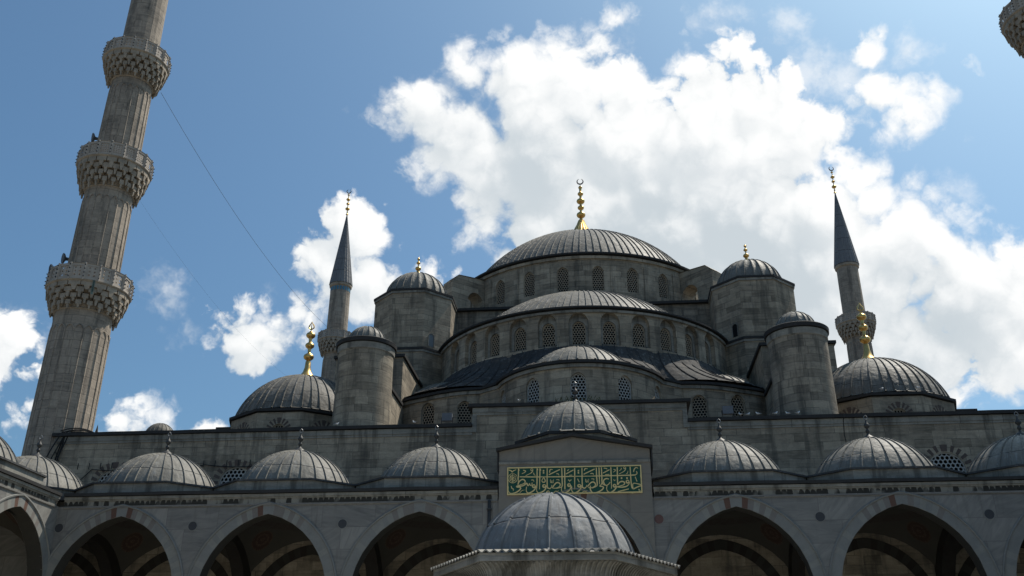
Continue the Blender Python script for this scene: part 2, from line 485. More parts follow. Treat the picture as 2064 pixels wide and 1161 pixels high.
MT['lattice'] = plain('window_grille_stone', (0.364, 0.307, 0.235), 0.9, 0.6, 2.0, dirt=(0.152, 0.130, 0.101))
MT['grille_white'] = plain('plaster_grille', (0.46, 0.455, 0.43), 0.85, 0.4, 2.0, dirt=(0.22, 0.215, 0.2))
MT['pane'] = plain('dark_window_glass', (0.006, 0.007, 0.008), 0.6, 0.2, 2.0, spec=0.1)
MT['blueglass'] = plain('sky_lit_window_glass', (0.13, 0.15, 0.165), 0.35, 0.3, 2.0, spec=0.4)
MT['lead'] = lead('lead_sheet', (0.136, 0.128, 0.110), (0.209, 0.193, 0.162), 0.07)
MT['lead_row'] = lead('staggered_lead_sheet', (0.099, 0.092, 0.079), (0.172, 0.157, 0.131), 1.0, rust=0.35)
MT['lead_bright'] = lead('worn_bright_lead_sheet', (0.145, 0.147, 0.148), (0.255, 0.250, 0.242), 0.06, rust=0.55, rough=0.62, spec=0.22, oxide=(0.38, 0.385, 0.39))
MT['lead_dark'] = lead('dark_lead_roofing', (0.05, 0.051, 0.053), (0.095, 0.095, 0.096), 0.3, rust=0.15, rough=0.7, spec=0.1, oxide=(0.14, 0.14, 0.135))
MT['coping'] = plain('dark_lead_coping', (0.045, 0.044, 0.044), 0.75, 0.5, 2.0, dirt=(0.019, 0.019, 0.017), spec=0.12)
MT['gold'] = plain('gilded_copper', (0.722, 0.464, 0.162), 0.36, 0.4, 4.0, metal=1.0, spec=0.5, dirt=(0.308, 0.181, 0.060))
MT['finial_grey'] = plain('tarnished_finial_metal', (0.066, 0.063, 0.060), 0.55, 0.5, 4.0, metal=0.3)
MT['finial_tip'] = plain('pale_finial_tip', (0.252, 0.252, 0.258), 0.4, 0.3, 6.0, metal=0.6)
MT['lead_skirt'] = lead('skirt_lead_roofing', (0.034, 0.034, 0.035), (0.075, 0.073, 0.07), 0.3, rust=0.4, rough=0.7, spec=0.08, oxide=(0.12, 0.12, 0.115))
MT['spire'] = lead('spire_lead', (0.147, 0.145, 0.152), (0.229, 0.222, 0.218), 0.06, rust=0.2, rough=0.55, spec=0.2, oxide=(0.25, 0.25, 0.25))
MT['tile'] = plain('turquoise_tile', (0.05, 0.20, 0.30), 0.3, 0.3, 6.0, spec=0.5)
MT['marble'] = marble('grey_veined_marble', (0.265, 0.253, 0.230), (0.129, 0.125, 0.119))
MT['portal'] = marble('smooth_portal_marble', (0.221, 0.200, 0.170), (0.167, 0.152, 0.130), (2.9, 1.6))
MT['frieze'] = frieze_mat()
MT['vous'] = [plain('pale_marble_voussoir', (0.238, 0.232, 0.209), 0.7, 0.5, 2.0, dirt=(0.129, 0.127, 0.116)),
              plain('grey_marble_voussoir', (0.209, 0.207, 0.194), 0.7, 0.5, 2.0, dirt=(0.117, 0.114, 0.105)),
              plain('pinkish_marble_voussoir', (0.180, 0.163, 0.148), 0.7, 0.5, 2.0, dirt=(0.108, 0.094, 0.078)),
              plain('red_stone_voussoir', (0.115, 0.064, 0.048), 0.75, 0.5, 2.0, dirt=(0.095, 0.056, 0.039))]
MT['red'] = plain('dull_red_stone', (0.115, 0.085, 0.072), 0.85, 0.5, 2.0)
MT['roundel_dark'] = plain('dark_porphyry', (0.045, 0.045, 0.05), 0.5, 0.4, 5.0)
MT['roundel_red'] = plain('red_porphyry', (0.13, 0.065, 0.055), 0.5, 0.4, 5.0)
MT['vault'] = vault_mat()
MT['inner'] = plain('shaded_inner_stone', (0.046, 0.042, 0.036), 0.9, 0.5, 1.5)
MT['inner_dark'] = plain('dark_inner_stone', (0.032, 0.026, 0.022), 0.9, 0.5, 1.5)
MT['green'] = plain('deep_green_enamel', (0.006, 0.062, 0.034), 0.4, 0.25, 5.0, spec=0.4, dirt=(0.004, 0.032, 0.022))
MT['signgold'] = plain('gold_leaf_lettering', (0.72, 0.57, 0.27), 0.5, 0.25, 8.0, metal=0.1, dirt=(0.4, 0.3, 0.13))
MT['cable'] = plain('black_cable', (0.012, 0.012, 0.012), 0.6, 0.2)
MT['lamp'] = plain('dark_lamp_housing', (0.03, 0.03, 0.033), 0.5, 0.3)
MT['horn'] = plain('grey_loudspeaker_shell', (0.13, 0.14, 0.16), 0.5, 0.3)
MT['bird'] = plain('white_feathers', (0.70, 0.70, 0.69), 0.8, 0.2, 20.0, dirt=(0.4, 0.4, 0.42))
MT['birdgrey'] = plain('grey_feathers', (0.20, 0.21, 0.23), 0.8, 0.3, 20.0)
MT['weedy'] = plain('dry_weed', (0.07, 0.075, 0.035), 0.9, 0.4, 10.0)
MT['copper'] = plain('verdigris_stain', (0.17, 0.23, 0.20), 0.85, 0.6, 4.0)
MT['paving'] = marble('courtyard_marble', (0.462, 0.430, 0.359), (0.330, 0.310, 0.262), (1.2, 0.8))
MT['fountain_stone'] = stone('stained_fountain_marble', [(0.09, 0.085, 0.075), (0.17, 0.165, 0.15), (0.25, 0.245, 0.23), (0.31, 0.30, 0.285)], bw=2.4, bh=0.9, streak=0.85, mould=0.6, tone=0.3, joint=0.3)
MT['carved_pale'] = plain('pale_carved_parapet', (0.437, 0.380, 0.323), 0.85, 0.5, 1.8, dirt=(0.165, 0.139, 0.117))
MT['earth'] = plain('city_ground', (0.16, 0.15, 0.13), 0.95, 0.4, 0.1)


# ------------------------------------------------------------------ mesh building
class MB:
    """collects faces; build() links them as one mesh object"""
    def __init__(s):
        s.f = []

    def face(s, pts, uv=None, mat=0, smooth=False):
        s.f.append(([tuple(p) for p in pts], uv, mat, smooth))

    def quad_grid(s, fn, us, vs, mat=0, smooth=True, uvf=None):
        for i in range(len(us) - 1):
            for j in range(len(vs) - 1):
                c = [(us[i], vs[j]), (us[i + 1], vs[j]), (us[i + 1], vs[j + 1]), (us[i], vs[j + 1])]
                s.face([fn(*q) for q in c], [uvf(*q) for q in c] if uvf else c, mat, smooth)

    def lathe(s, prof, c=(0, 0, 0), n=24, mat=0, smooth=True, a0=0.0, a1=360.0):
        """prof: list of (radius, z)"""
        arc = [0.0]
        for p, q in zip(prof, prof[1:]):
            arc.append(arc[-1] + sqrt((p[0] - q[0]) ** 2 + (p[1] - q[1]) ** 2))
        for i in range(n):
            A, B = radians(a0 + (a1 - a0) * i / n), radians(a0 + (a1 - a0) * (i + 1) / n)
            for j in range(len(prof) - 1):
                (r0, z0), (r1, z1) = prof[j], prof[j + 1]
                pts = [(c[0] + r0 * sin(A), c[1] - r0 * cos(A), c[2] + z0), (c[0] + r0 * sin(B), c[1] - r0 * cos(B), c[2] + z0),
                       (c[0] + r1 * sin(B), c[1] - r1 * cos(B), c[2] + z1), (c[0] + r1 * sin(A), c[1] - r1 * cos(A), c[2] + z1)]
                rm = max(r0, r1)
                uv = [(A * rm, arc[j]), (B * rm, arc[j]), (B * rm, arc[j + 1]), (A * rm, arc[j + 1])]
                if r0 < 1e-5:
                    pts, uv = pts[1:], uv[1:]
                elif r1 < 1e-5:
                    pts, uv = pts[:3], uv[:3]
                s.face(pts, uv, mat, smooth)

    def box(s, x0, x1, y0, y1, z0, z1, mat=0, top=None):
        top = mat if top is None else top
        def q(a, b, c, d, uv, m): s.face([a, b, c, d], uv, m)
        uvx = [(x0, z0), (x1, z0), (x1, z1), (x0, z1)]
        uvy = [(y0 + 31.7, z0), (y1 + 31.7, z0), (y1 + 31.7, z1), (y0 + 31.7, z1)]
        q((x0, y0, z0), (x1, y0, z0), (x1, y0, z1), (x0, y0, z1), uvx, mat)
        q((x1, y1, z0), (x0, y1, z0), (x0, y1, z1), (x1, y1, z1), uvx, mat)
        q((x1, y0, z0), (x1, y1, z0), (x1, y1, z1), (x1, y0, z1), uvy, mat)
        q((x0, y1, z0), (x0, y0, z0), (x0, y0, z1), (x0, y1, z1), uvy, mat)
        uvz = [(x0, y0), (x1, y0), (x1, y1), (x0, y1)]
        q((x0, y0, z1), (x1, y0, z1), (x1, y1, z1), (x0, y1, z1), uvz, top)
        q((x0, y1, z0), (x1, y1, z0), (x1, y0, z0), (x0, y0, z0), uvz, mat)

    def prism(s, poly, z0, z1, mat=0, top=None, u0=0.0, cap=True):
        """vertical prism over a closed polygon [(x, y)]"""
        n = len(poly)
        u = u0
        for i in range(n):
            a, b = poly[i], poly[(i + 1) % n]
            L = sqrt((a[0] - b[0]) ** 2 + (a[1] - b[1]) ** 2)
            s.face([(a[0], a[1], z0), (b[0], b[1], z0), (b[0], b[1], z1), (a[0], a[1], z1)], [(u, z0), (u + L, z0), (u + L, z1), (u, z1)], mat)
            u += L
        if cap:
            s.face([(p[0], p[1], z1) for p in poly], [p for p in poly], mat if top is None else top)
            s.face([(p[0], p[1], z0) for p in reversed(poly)], [p for p in reversed(poly)], mat)

    def wavy_run(s, at, u0, u1, sec, mat=0, step=1.1, amp=0.016, seed=1):
        """dressed sheet-metal strip: closed section sec [(d, z)] swept along u with small dents and sags; at(u, z, d)"""
        rr = random.Random(seed)
        n = max(2, int((u1 - u0) / step))
        rows = []
        for i in range(n + 1):
            u = u0 + (u1 - u0) * i / n
            zz, dd = rr.uniform(-amp, amp), rr.uniform(-amp, amp)
            rows.append([at(u, z + zz + rr.uniform(-.4, .4) * amp, d + dd) for d, z in sec])
        m = len(sec)
        for A, B in zip(rows, rows[1:]):
            for k in range(m):
                q = (k + 1) % m
                s.face([A[k], B[k], B[q], A[q]], None, mat)
        s.face(rows[0], None, mat)
        s.face(rows[-1][::-1], None, mat)

    def tube(s, pts, r, n=6, mat=0, smooth=True):
        pts = [Vector(p) for p in pts]
        rings = []
        for i, p in enumerate(pts):
            t = (pts[min(i + 1, len(pts) - 1)] - pts[max(i - 1, 0)]).normalized()
            a = t.orthogonal().normalized() if i == 0 else (rings_a - t * rings_a.dot(t)).normalized()
            rings_a = a
            b = t.cross(a)
            rr = r[i] if isinstance(r, (list, tuple)) else r
            rings.append([p + (a * cos(2 * pi * k / n) + b * sin(2 * pi * k / n)) * rr for k in range(n)])
        for A, B in zip(rings, rings[1:]):
            for k in range(n):
                q = (k + 1) % n
                s.face([A[k], A[q], B[q], B[k]], None, mat, smooth)
        s.face(list(reversed(rings[0])), None, mat)
        s.face(rings[-1], None, mat)

    def build(s, name, mats, parent=None, loc=None, rot=None, weld=True, sharp=38, recalc=True):
        me = bpy.data.meshes.new(name)
        vs, fs = [], []
        for pts, uv, m, sm in s.f:
            i = len(vs)
            vs += pts
            fs.append(range(i, i + len(pts)))
        me.from_pydata(vs, [], [list(f) for f in fs])
        ul = me.uv_layers.new(name='UVMap')
        for p, (pts, uv, m, sm) in zip(me.polygons, s.f):
            p.material_index = m
            p.use_smooth = sm
            for li, k in zip(p.loop_indices, range(len(pts))):
                ul.data[li].uv = (uv[k][0], uv[k][1]) if uv else (pts[k][0] + pts[k][1], pts[k][2])
        mats = mats if isinstance(mats, (list, tuple)) else [mats]
        for m in mats:
            me.materials.append(MT[m] if isinstance(m, str) else m)
        if weld:
            bm = bmesh.new()
            bm.from_mesh(me)
            bmesh.ops.remove_doubles(bm, verts=bm.verts, dist=2e-4)
            if recalc:
                bmesh.ops.recalc_face_normals(bm, faces=bm.faces)
            for e in bm.edges:
                if len(e.link_faces) == 2 and e.calc_face_angle(0) > radians(sharp):
                    e.smooth = False
            bm.to_mesh(me)
            bm.free()
        return link(name, me, parent, loc, rot)


def link(name, me, parent=None, loc=None, rot=None):
    o = bpy.data.objects.new(name, me)
    COL.objects.link(o)
    o.parent = parent
    if loc is not None:
        o.location = loc
    if rot is not None:
        o.rotation_euler = (0, 0, rot) if isinstance(rot, (int, float)) else rot
    return o


def tag(o, label, cat, group=None):
    o['label'] = label
    o['category'] = cat
    if group:
        o['group'] = group
    return o


def structure(o, label, cat):
    tag(o, label, cat)
    o['kind'] = 'structure'
    return o


def thing(name, label, cat, loc=(0, 0, 0), rot=0.0, group=None):
    return tag(link(name, None, None, loc, rot), label, cat, group)


def copy_tree(o, parent=None):
    c = o.copy()
    COL.objects.link(c)
    c.parent = parent
    for ch in list(o.children):
        copy_tree(ch, c)
    return c


# ------------------------------------------------------------------ arches and walls
def arc_e(w, h):
    return max((h * h - w * w / 4) / w, 0.0)


def arch_pt(sd, s, w, h, t=0.0):
    """point on a pointed arch of width w and rise h (above the spring), offset outward by t; s 0 at the spring, 1 at the apex"""
    e = arc_e(w, h)
    if e == 0.0:
        a = s * pi / 2
        return sd * (w / 2 + t) * cos(a), (h + t) * sin(a)
    R = w / 2 + e + t
    a = s * acos(e / R)
    return sd * (R * cos(a) - e), R * sin(a)


def arch_outline(uc, w, sill, spring, h, n=8, t=0.0):
    p = [(uc - w / 2 - t, sill)]
    for i in range(n + 1):
        x, z = arch_pt(-1, i / n, w, h, t)
        p.append((uc + x, spring + z))
    for i in range(n - 1, -1, -1):
        x, z = arch_pt(1, i / n, w, h, t)
        p.append((uc + x, spring + z))
    p.append((uc + w / 2 + t, sill))
    return p


def wall_open(mb, mp, u0, u1, v0, v1, ops, du=None, mat=0, depth=0.4, rmat=None, n=8, smooth=False):
    """wall sheet mp(u, v, d) with arched openings [(uc, w, sill, spring, rise)] and their reveals"""
    rmat = mat if rmat is None else rmat
    def quad(a, b, c, d, m=mat):
        mb.face([mp(*p, 0) for p in (a, b, c, d)], [a, b, c, d], m, smooth)
    def strip(a, b, lo, hi):
        k = max(1, int(math.ceil((b - a) / du - 1e-6))) if du else 1
        for i in range(k):
            p, q = a + (b - a) * i / k, a + (b - a) * (i + 1) / k
            quad((p, lo), (q, lo), (q, hi), (p, hi))
    cur = u0
    for uc, w_, sill, spring, h in ops:
        L, Rr = uc - w_ / 2, uc + w_ / 2
        strip(cur, L, v0, v1)
        if sill > v0 + 1e-6:
            strip(L, Rr, v0, sill)
        o = arch_outline(uc, w_, sill, spring, h, n)
        for a, b in zip(o[1:-1], o[2:-1]):
            quad(a, b, (b[0], v1), (a[0], v1))
        loop = o + ([] if sill <= v0 + 1e-6 else [o[0]])
        for a, b in zip(loop, loop[1:]):
            mb.face([mp(*a, 0), mp(*a, depth), mp(*b, depth), mp(*b, 0)], [(a[0], a[1]), (a[0] + depth, a[1]), (b[0] + depth, b[1]), (b[0], b[1])], rmat, False)
        cur = Rr
    strip(cur, u1, v0, v1)


def plane_map(ox, oy, ux, uy):
    """vertical plane; u runs along (ux, uy), depth runs to the left of u"""
    return lambda u, v, d: (ox + ux * u - uy * d, oy + uy * u + ux * d, v)


def ring_map(cx, cy, r):
    """u = metres along the ring from the -Y side towards +X"""
    return lambda u, v, d: (cx + (r - d) * sin(u / r), cy - (r - d) * cos(u / r), v)


def arch_ring(mb, mp, uc, w_, spring, h, t, nv, proud, pick, depth_in=0.02, drop=0.0):
    """ring of wedge stones round an arch"""
    def pt(s, tt):
        if s < 0:
            x, z = arch_pt(-1, -s, w_, h, tt)
        else:
            x, z = arch_pt(1, s, w_, h, tt)
        return (uc + x, spring + z)
    half = nv // 2
    for sd in (-1, 1):
        for i in range(half):
            s0, s1 = i / half, (i + 1) / half
            m = pick(sd, i, half)
            if m is None:
                continue
            sub = 2
            for j in range(sub):
                a, b = s0 + (s1 - s0) * j / sub, s0 + (s1 - s0) * (j + 1) / sub
                def q(s, tt):
                    x, z = arch_pt(sd, s, w_, h, tt)
                    return (uc + x, spring + z)
                A, B, C, D = q(a, 0), q(b, 0), q(b, t), q(a, t)
                mb.face([mp(*p, -proud) for p in (A, B, C, D)], [A, B, C, D], m)
                mb.face([mp(*A, -proud), mp(*B, -proud), mp(*B, depth_in), mp(*A, depth_in)], [A, B, B, A], m)
                mb.face([mp(*D, -proud), mp(*C, -proud), mp(*C, depth_in), mp(*D, depth_in)], [D, C, C, D], m)
            for s_ in (s0, s1):
                A, D = q(s_, 0), q(s_, t)
                mb.face([mp(*A, -proud), mp(*D, -proud), mp(*D, depth_in), mp(*A, depth_in)], [A, D, D, A], m)


# ------------------------------------------------------------------ windows (shared meshes, local x across, y into the wall, z up from the sill)
def hex_grille(mb, w_, hs, h, cell, hole, thick, y0, mat=0):
    """stone sheet pierced with hexagonal holes, as large as an arch outline"""
    dx, dz = cell * sqrt(3), cell * 1.5
    rows = int((hs + h) / dz) + 3
    cols = int(w_ / dx) + 3
    e = arc_e(w_, h)
    def inside(x, z, g):
        if z < -g or abs(x) > w_ / 2 + g:
            return False
        if z <= hs:
            return True
        if e == 0:
            return (x / (w_ / 2 + g)) ** 2 + ((z - hs) / (h + g)) ** 2 < 1
        return sqrt((abs(x) + e) ** 2 + (z - hs) ** 2) < w_ / 2 + e + g
    for r in range(-1, rows):
        for c in range(-cols, cols + 1):
            x = (c + (0.5 if r % 2 else 0)) * dx
            z = r * dz
            if not inside(x, z, cell * 0.9):
                continue
            O = [(x + cell * sin(pi * k / 3), z + cell * cos(pi * k / 3)) for k in range(6)]
            I = [(x + hole * sin(pi * k / 3), z + hole * cos(pi * k / 3)) for k in range(6)]
            for k in range(6):
                q = (k + 1) % 6
                mb.face([(O[k][0], y0, O[k][1]), (O[q][0], y0, O[q][1]), (I[q][0], y0, I[q][1]), (I[k][0], y0, I[k][1])], None, mat)
                mb.face([(I[k][0], y0, I[k][1]), (I[q][0], y0, I[q][1]), (I[q][0], y0 + thick, I[q][1]), (I[k][0], y0 + thick, I[k][1])], None, mat)


def window_meshes(key, w_, hs, h, y0, cell=0.085, hole=0.058, gm='lattice', niche=None, fan=None):
    """one shared mesh: pierced grille, recessed stone surround, glass behind, optional fan of coloured wedge stones"""
    g = MB()
    hex_grille(g, w_, hs, h, cell, hole, 0.045, y0 + 0.03)
    # frame band round the grille
    o1 = arch_outline(0, w_, 0, hs, h, 8, 0.0)
    o2 = arch_outline(0, w_ - 0.10, 0, hs, h - 0.05, 8, 0.0)
    for a, b, c, d in zip(o1, o1[1:], o2[1:], o2):
        g.face([(a[0], y0, a[1]), (b[0], y0, b[1]), (c[0], y0, c[1]), (d[0], y0, d[1])], None, 0)
        g.face([(d[0], y0, d[1]), (c[0], y0, c[1]), (c[0], y0 + 0.06, c[1]), (d[0], y0 + 0.06, d[1])], None, 0)
    if niche:
        nw, nhs, nh, ny = niche
        o3 = arch_outline(0, nw, 0, nhs, nh, 8, 0.0)
        for a, b, c, d in zip(o3, o3[1:], o1[1:], o1):
            g.face([(a[0], ny, a[1]), (b[0], ny, b[1]), (c[0], ny, c[1]), (d[0], ny, d[1])], [a, b, c, d], 1)
            g.face([(d[0], ny, d[1]), (c[0], ny, c[1]), (c[0], y0, c[1]), (d[0], y0, d[1])], [a, b, c, d], 1)
    g.face([(-w_ / 2, y0 + 0.16, -0.02), (w_ / 2, y0 + 0.16, -0.02), (w_ / 2, y0 + 0.16, hs + h), (-w_ / 2, y0 + 0.16, hs + h)], None, 2)
    if fan:
        gap, t, nv = fan
        arch_ring(g, plane_map(0, 0, 1, 0), 0, w_ + 2 * gap, hs, h + gap, t, nv, 0.012, lambda sd, i, n: 3 if (n - 1 - i) % 2 == 0 else None)
    go = g.build('window', [gm, 'trim', 'pane', 'red'], weld=False)
    WIN[key] = go.data
    bpy.data.objects.remove(go)


WIN = {}


def put_window(key, parent, loc, ang):
    """ang: facing direction in degrees, 0 = towards -Y, 90 = towards +X"""
    return link('window', WIN[key], parent, loc, radians(ang))


# ------------------------------------------------------------------ lead domes
def dome_profile(rb, zb, h, flare=0.06, n=18):
    R = (rb * rb + h * h) / (2 * h)
    th = acos((R - h) / R)
    p = []
    for i in range(n + 1):
        t = th * (1 - i / n)
        p.append([R * sin(t), zb + h - R + R * cos(t)])
    if flare:
        p = [[rb + flare * 1.6, zb - flare * 0.9], [rb + flare * 0.7, zb - flare * 0.3]] + p[:1] + p[1:]
    p[-1][0] = 0.0
    return p


def lead_dome(name, mat, parent, cx, cy, rb, zb, h, ribs, row=1.0, rw=0.05, rh=0.045, a0=0, a1=360, sub=3, flare=0.06, lobes=0.0, n=18):
    """ribbed lead dome as one mesh: sheets in gores with standing seams"""
    prof = dome_profile(rb, zb, h, flare, n)
    arc = [0.0]
    for p, q in zip(prof, prof[1:]):
        arc.append(arc[-1] + sqrt((p[0] - q[0]) ** 2 + (p[1] - q[1]) ** 2))
    mb = MB()
    N = ribs * sub
    full = abs(a1 - a0 - 360) < 1e-6
    jr = random.Random(int(cx * 37 + cy * 11 + ribs))
    ra = [radians(a0 + (a1 - a0) * (i + (jr.uniform(-0.13, 0.13) if 0 < i < ribs else 0)) / ribs) for i in range(ribs + 1)]
    def ang(i):
        k = min(i // sub, ribs - 1)
        return ra[k] + (ra[k + 1] - ra[k]) * (i / sub - k)
    def pos(a, j, off=0.0, da=0.0, dip=0.0):
        r, z = prof[j]
        a_ = a + (da / r if r > 0.15 else da / 0.15)
        r2 = r - lobes * (r / rb) * dip if da == 0 and off == 0 else r
        # outward offset along the surface normal
        i0, i1 = max(j - 1, 0), min(j + 1, len(prof) - 1)
        tx, tz = prof[i1][0] - prof[i0][0], prof[i1][1] - prof[i0][1]
        L = sqrt(tx * tx + tz * tz) or 1
        nr, nz = tz / L, -tx / L
        rr = r2 + nr * off
        return (cx + rr * sin(a_), cy - rr * cos(a_), z + nz * off)
    for i in range(N):
        A, B = ang(i), ang(i + 1)
        ua, ub = i / sub, (i + 1) / sub
        da_, db_ = 1 - abs(2 * (ua - floor(ua)) - 1), 1 - abs(2 * (ub - floor(ub)) - 1)
        for j in range(len(prof) - 1):
            pts = [pos(A, j, 0, 0, da_), pos(B, j, 0, 0, db_), pos(B, j + 1, 0, 0, db_), pos(A, j + 1, 0, 0, da_)]
            uv = [(ua + 0.001, arc[j] / row), (ub - 0.001, arc[j] / row), (ub - 0.001, arc[j + 1] / row), (ua + 0.001, arc[j + 1] / row)]
            if prof[j + 1][0] == 0:
                pts, uv = pts[:3], uv[:3]
            mb.face(pts, uv, 0, True)
    for i in range(ribs + (0 if full else 1)):
        A = ra[i]
        for j in range(len(prof) - 2):
            wj, wk = min(rw, prof[j][0] * 0.6), min(rw, prof[j + 1][0] * 0.6)
            L0, R0, L1, R1 = pos(A, j, 0.002, -wj), pos(A, j, 0.002, wj), pos(A, j + 1, 0.002, -wk), pos(A, j + 1, 0.002, wk)
            TL0, TR0, TL1, TR1 = pos(A, j, rh, -wj * 0.55), pos(A, j, rh, wj * 0.55), pos(A, j + 1, rh, -wk * 0.55), pos(A, j + 1, rh, wk * 0.55)
            v0, v1 = arc[j] / row, arc[j + 1] / row
            for q in ((L0, TL0, TL1, L1), (TL0, TR0, TR1, TL1), (TR0, R0, R1, TR1)):
                mb.face(q, [(i + 0.5, v0), (i + 0.5, v0), (i + 0.5, v1), (i + 0.5, v1)], 0, False)
    return mb.build(name, mat, parent, weld=True, sharp=40)


def finial(name, mats, parent, c, prof, tip, n=16, flute=0):
    """turned finial; tip: ('crescent'|'loop'|'leaf', radius, z)"""
    mb = MB()
    mb.lathe(prof, c, n, 0)
    kind, r, z = tip
    if kind == 'crescent':
        # open crescent standing in the plane of the facade
        pts, rad = [], []
        for i in range(21):
            a = radians(-68 + 316 * i / 20) - pi / 2 + radians(22)
            a = radians(112 + 316 * i / 20)
            pts.append((c[0] + r * cos(a), c[1], c[2] + z + r + r * sin(a)))
            rad.append(r * (0.06 + 0.20 * sin(pi * i / 20)))
        mb.tube(pts, rad, 6, len(mats) - 1 if isinstance(mats, list) else 0)
    elif kind == 'loop':
        for dx, dz in ((1, 1),):
            pts = [(c[0], c[1], c[2] + z), (c[0] + r, c[1], c[2] + z + r * 1.1), (c[0] + r * 0.75, c[1], c[2] + z + r * 1.9), (c[0], c[1], c[2] + z + r * 2.7),
                   (c[0] - r * 0.75, c[1], c[2] + z + r * 1.9), (c[0] - r, c[1], c[2] + z + r * 1.1), (c[0], c[1], c[2] + z)]
            mb.tube(pts, r * 0.2, 5, len(mats) - 1 if isinstance(mats, list) else 0, False)
        mb.tube([(c[0], c[1], c[2] + z), (c[0], c[1], c[2] + z + r * 1.2)], r * 0.16, 5, len(mats) - 1 if isinstance(mats, list) else 0)
    elif kind == 'leaf':
        for s_ in (-1, 1):
            pts = [(c[0], c[1], c[2] + z), (c[0] + s_ * r, c[1], c[2] + z + r * 0.9), (c[0] + s_ * r * 0.9, c[1], c[2] + z + r * 1.7), (c[0] + s_ * r * 0.3, c[1], c[2] + z + r * 2.6), (c[0], c[1], c[2] + z + r * 3.4)]
            mb.tube(pts, [r * .22, r * .28, r * .26, r * .2, r * .08], 5)
        mb.tube([(c[0], c[1], c[2] + z), (c[0], c[1], c[2] + z + r * 2.2)], [r * .3, r * .12], 5)
    return mb.build(name, mats, parent)


def balls(base_r, base_z, spec, shaft):
    """finial profile: spec is a list of (z, radius) for its knobs, over a flared foot"""
    p = [(base_r, base_z), (base_r * 0.72, base_z + base_r * 0.35), (base_r * 0.42, base_z + base_r * 0.95), (shaft * 1.1, base_z + base_r * 1.7)]
    for z, r in spec:
        for t in (-1.05, -0.8, -0.45, 0, 0.45, 0.8, 1.05):
            rr = r * sqrt(max(0.0, 1 - t * t)) if abs(t) < 1 else 0
            p.append((max(rr, shaft * 0.75), z + t * r * 0.72))
        p.append((shaft * 0.6, z + r * 0.95))
    return p

# ================================================================== ground
g = MB()
g.face([(-900, -700, -0.12), (900, -700, -0.12), (900, 1100, -0.12), (-900, 1100, -0.12)], [(-900, -700), (900, -700), (900, 1100), (-900, 1100)])
structure(g.build('ground', 'earth', weld=False), 'pale city ground around the mosque', 'ground')
g = MB()
g.face([(-30, -46, 0.0), (30, -46, 0.0), (30, 6.8, 0.0), (-30, 6.8, 0.0)], [(-30, -46), (30, -46), (30, 6.8), (-30, 6.8)])
structure(g.build('courtyard_paving', 'paving', weld=False), 'pale marble paving of the courtyard', 'paving')

# ================================================================== window kinds
window_meshes('drum', 0.90, 1.42, 0.55, 0.10, 0.104, 0.082)
window_meshes('semi', 0.84, 1.22, 0.46, 0.42, 0.098, 0.076, niche=(1.20, 1.50, 0.66, 0.30))
window_meshes('exedra', 0.88, 1.12, 0.52, 0.14, 0.108, 0.084, gm='grille_white')
window_meshes('side', 0.88, 1.10, 0.52, 0.14, 0.104, 0.081)
window_meshes('porch', 1.74, 1.45, 0.87, 0.06, 0.125, 0.094, gm='grille_white', fan=(0.05, 0.33, 22))
window_meshes('corner', 0.80, 0.75, 0.42, 0.10, 0.085, 0.060, fan=(0.03, 0.32, 18))


def poly_pts(cx, cy, R, n, rot=0.0):
    """regular polygon with a flat face towards -Y when rot = 0"""
    return [(cx + R * sin(radians(rot - 180 / n + 360 * k / n)), cy - R * cos(radians(rot - 180 / n + 360 * k / n))) for k in range(n)]


def ring_strip(mb, cx, cy, r_in, r_out, z0, z1, a0=0, a1=360, n=72, mat=0):
    mb.lathe([(r_in, z0), (r_out, z0 + 0.02), (r_out, z1 - 0.03), (r_out - 0.05, z1), (r_in, z1 + 0.02)], (cx, cy, 0), n, mat, False, a0, a1)


def edge_strip(mb, poly, z0, z1, out, mat=0):
    """coping all round a convex polygon, overhanging by out"""
    cx = sum(p[0] for p in poly) / len(poly)
    cy = sum(p[1] for p in poly) / len(poly)
    big = [(cx + (p[0] - cx) * (1 + out / sqrt((p[0] - cx) ** 2 + (p[1] - cy) ** 2)), cy + (p[1] - cy) * (1 + out / sqrt((p[0] - cx) ** 2 + (p[1] - cy) ** 2))) for p in poly]
    mb.prism(big, z0, z1, mat)


GOLD_BIG = balls(0.68, 40.85, [(42.55, 0.40), (43.28, 0.29), (43.95, 0.37), (44.70, 0.26), (45.35, 0.18)], 0.16)

# ================================================================== the mosque
mosque = thing('mosque', 'great grey stone mosque of stacked lead domes and half domes behind the courtyard arcade', 'mosque')

# ---- hall walls
hall = MB()
fac = plane_map(0, 6.8, 1, 0)
wins = [(-24.2, 1.74, 11.3, 12.75, 0.87), (-17.6, 1.74, 11.3, 12.75, 0.87), (17.6, 1.74, 11.3, 12.75, 0.87), (24.2, 1.74, 11.3, 12.75, 0.87)]
wall_open(hall, fac, -27.8, 27.8, 0, 15.36, wins, 4.0, 0, 0.5)
hall.face([(-5.4, 6.8, 15.36), (5.5, 6.8, 15.36), (5.5, 6.8, 16.38), (-5.4, 6.8, 16.38)], [(-5.4, 15.36), (5.5, 15.36), (5.5, 16.38), (-5.4, 16.38)])
for x, s in ((-5.4, 1), (5.5, -1)):
    hall.face([(x, 6.8, 15.36), (x, 9.0, 15.36), (x, 9.0, 16.38), (x, 6.8, 16.38)], [(6.8, 15.36), (9, 15.36), (9, 16.38), (6.8, 16.38)])
for x in (-27.8, 27.8):
    hall.face([(x, 6.8, 0), (x, 59, 0), (x, 59, 15.36), (x, 6.8, 15.36)], [(6.8, 0), (59, 0), (59, 15.36), (6.8, 15.36)])
hall.face([(-27.8, 59, 0), (27.8, 59, 0), (27.8, 59, 15.36), (-27.8, 59, 15.36)], [(0, 0), (55, 0), (55, 15.36), (0, 15.36)])
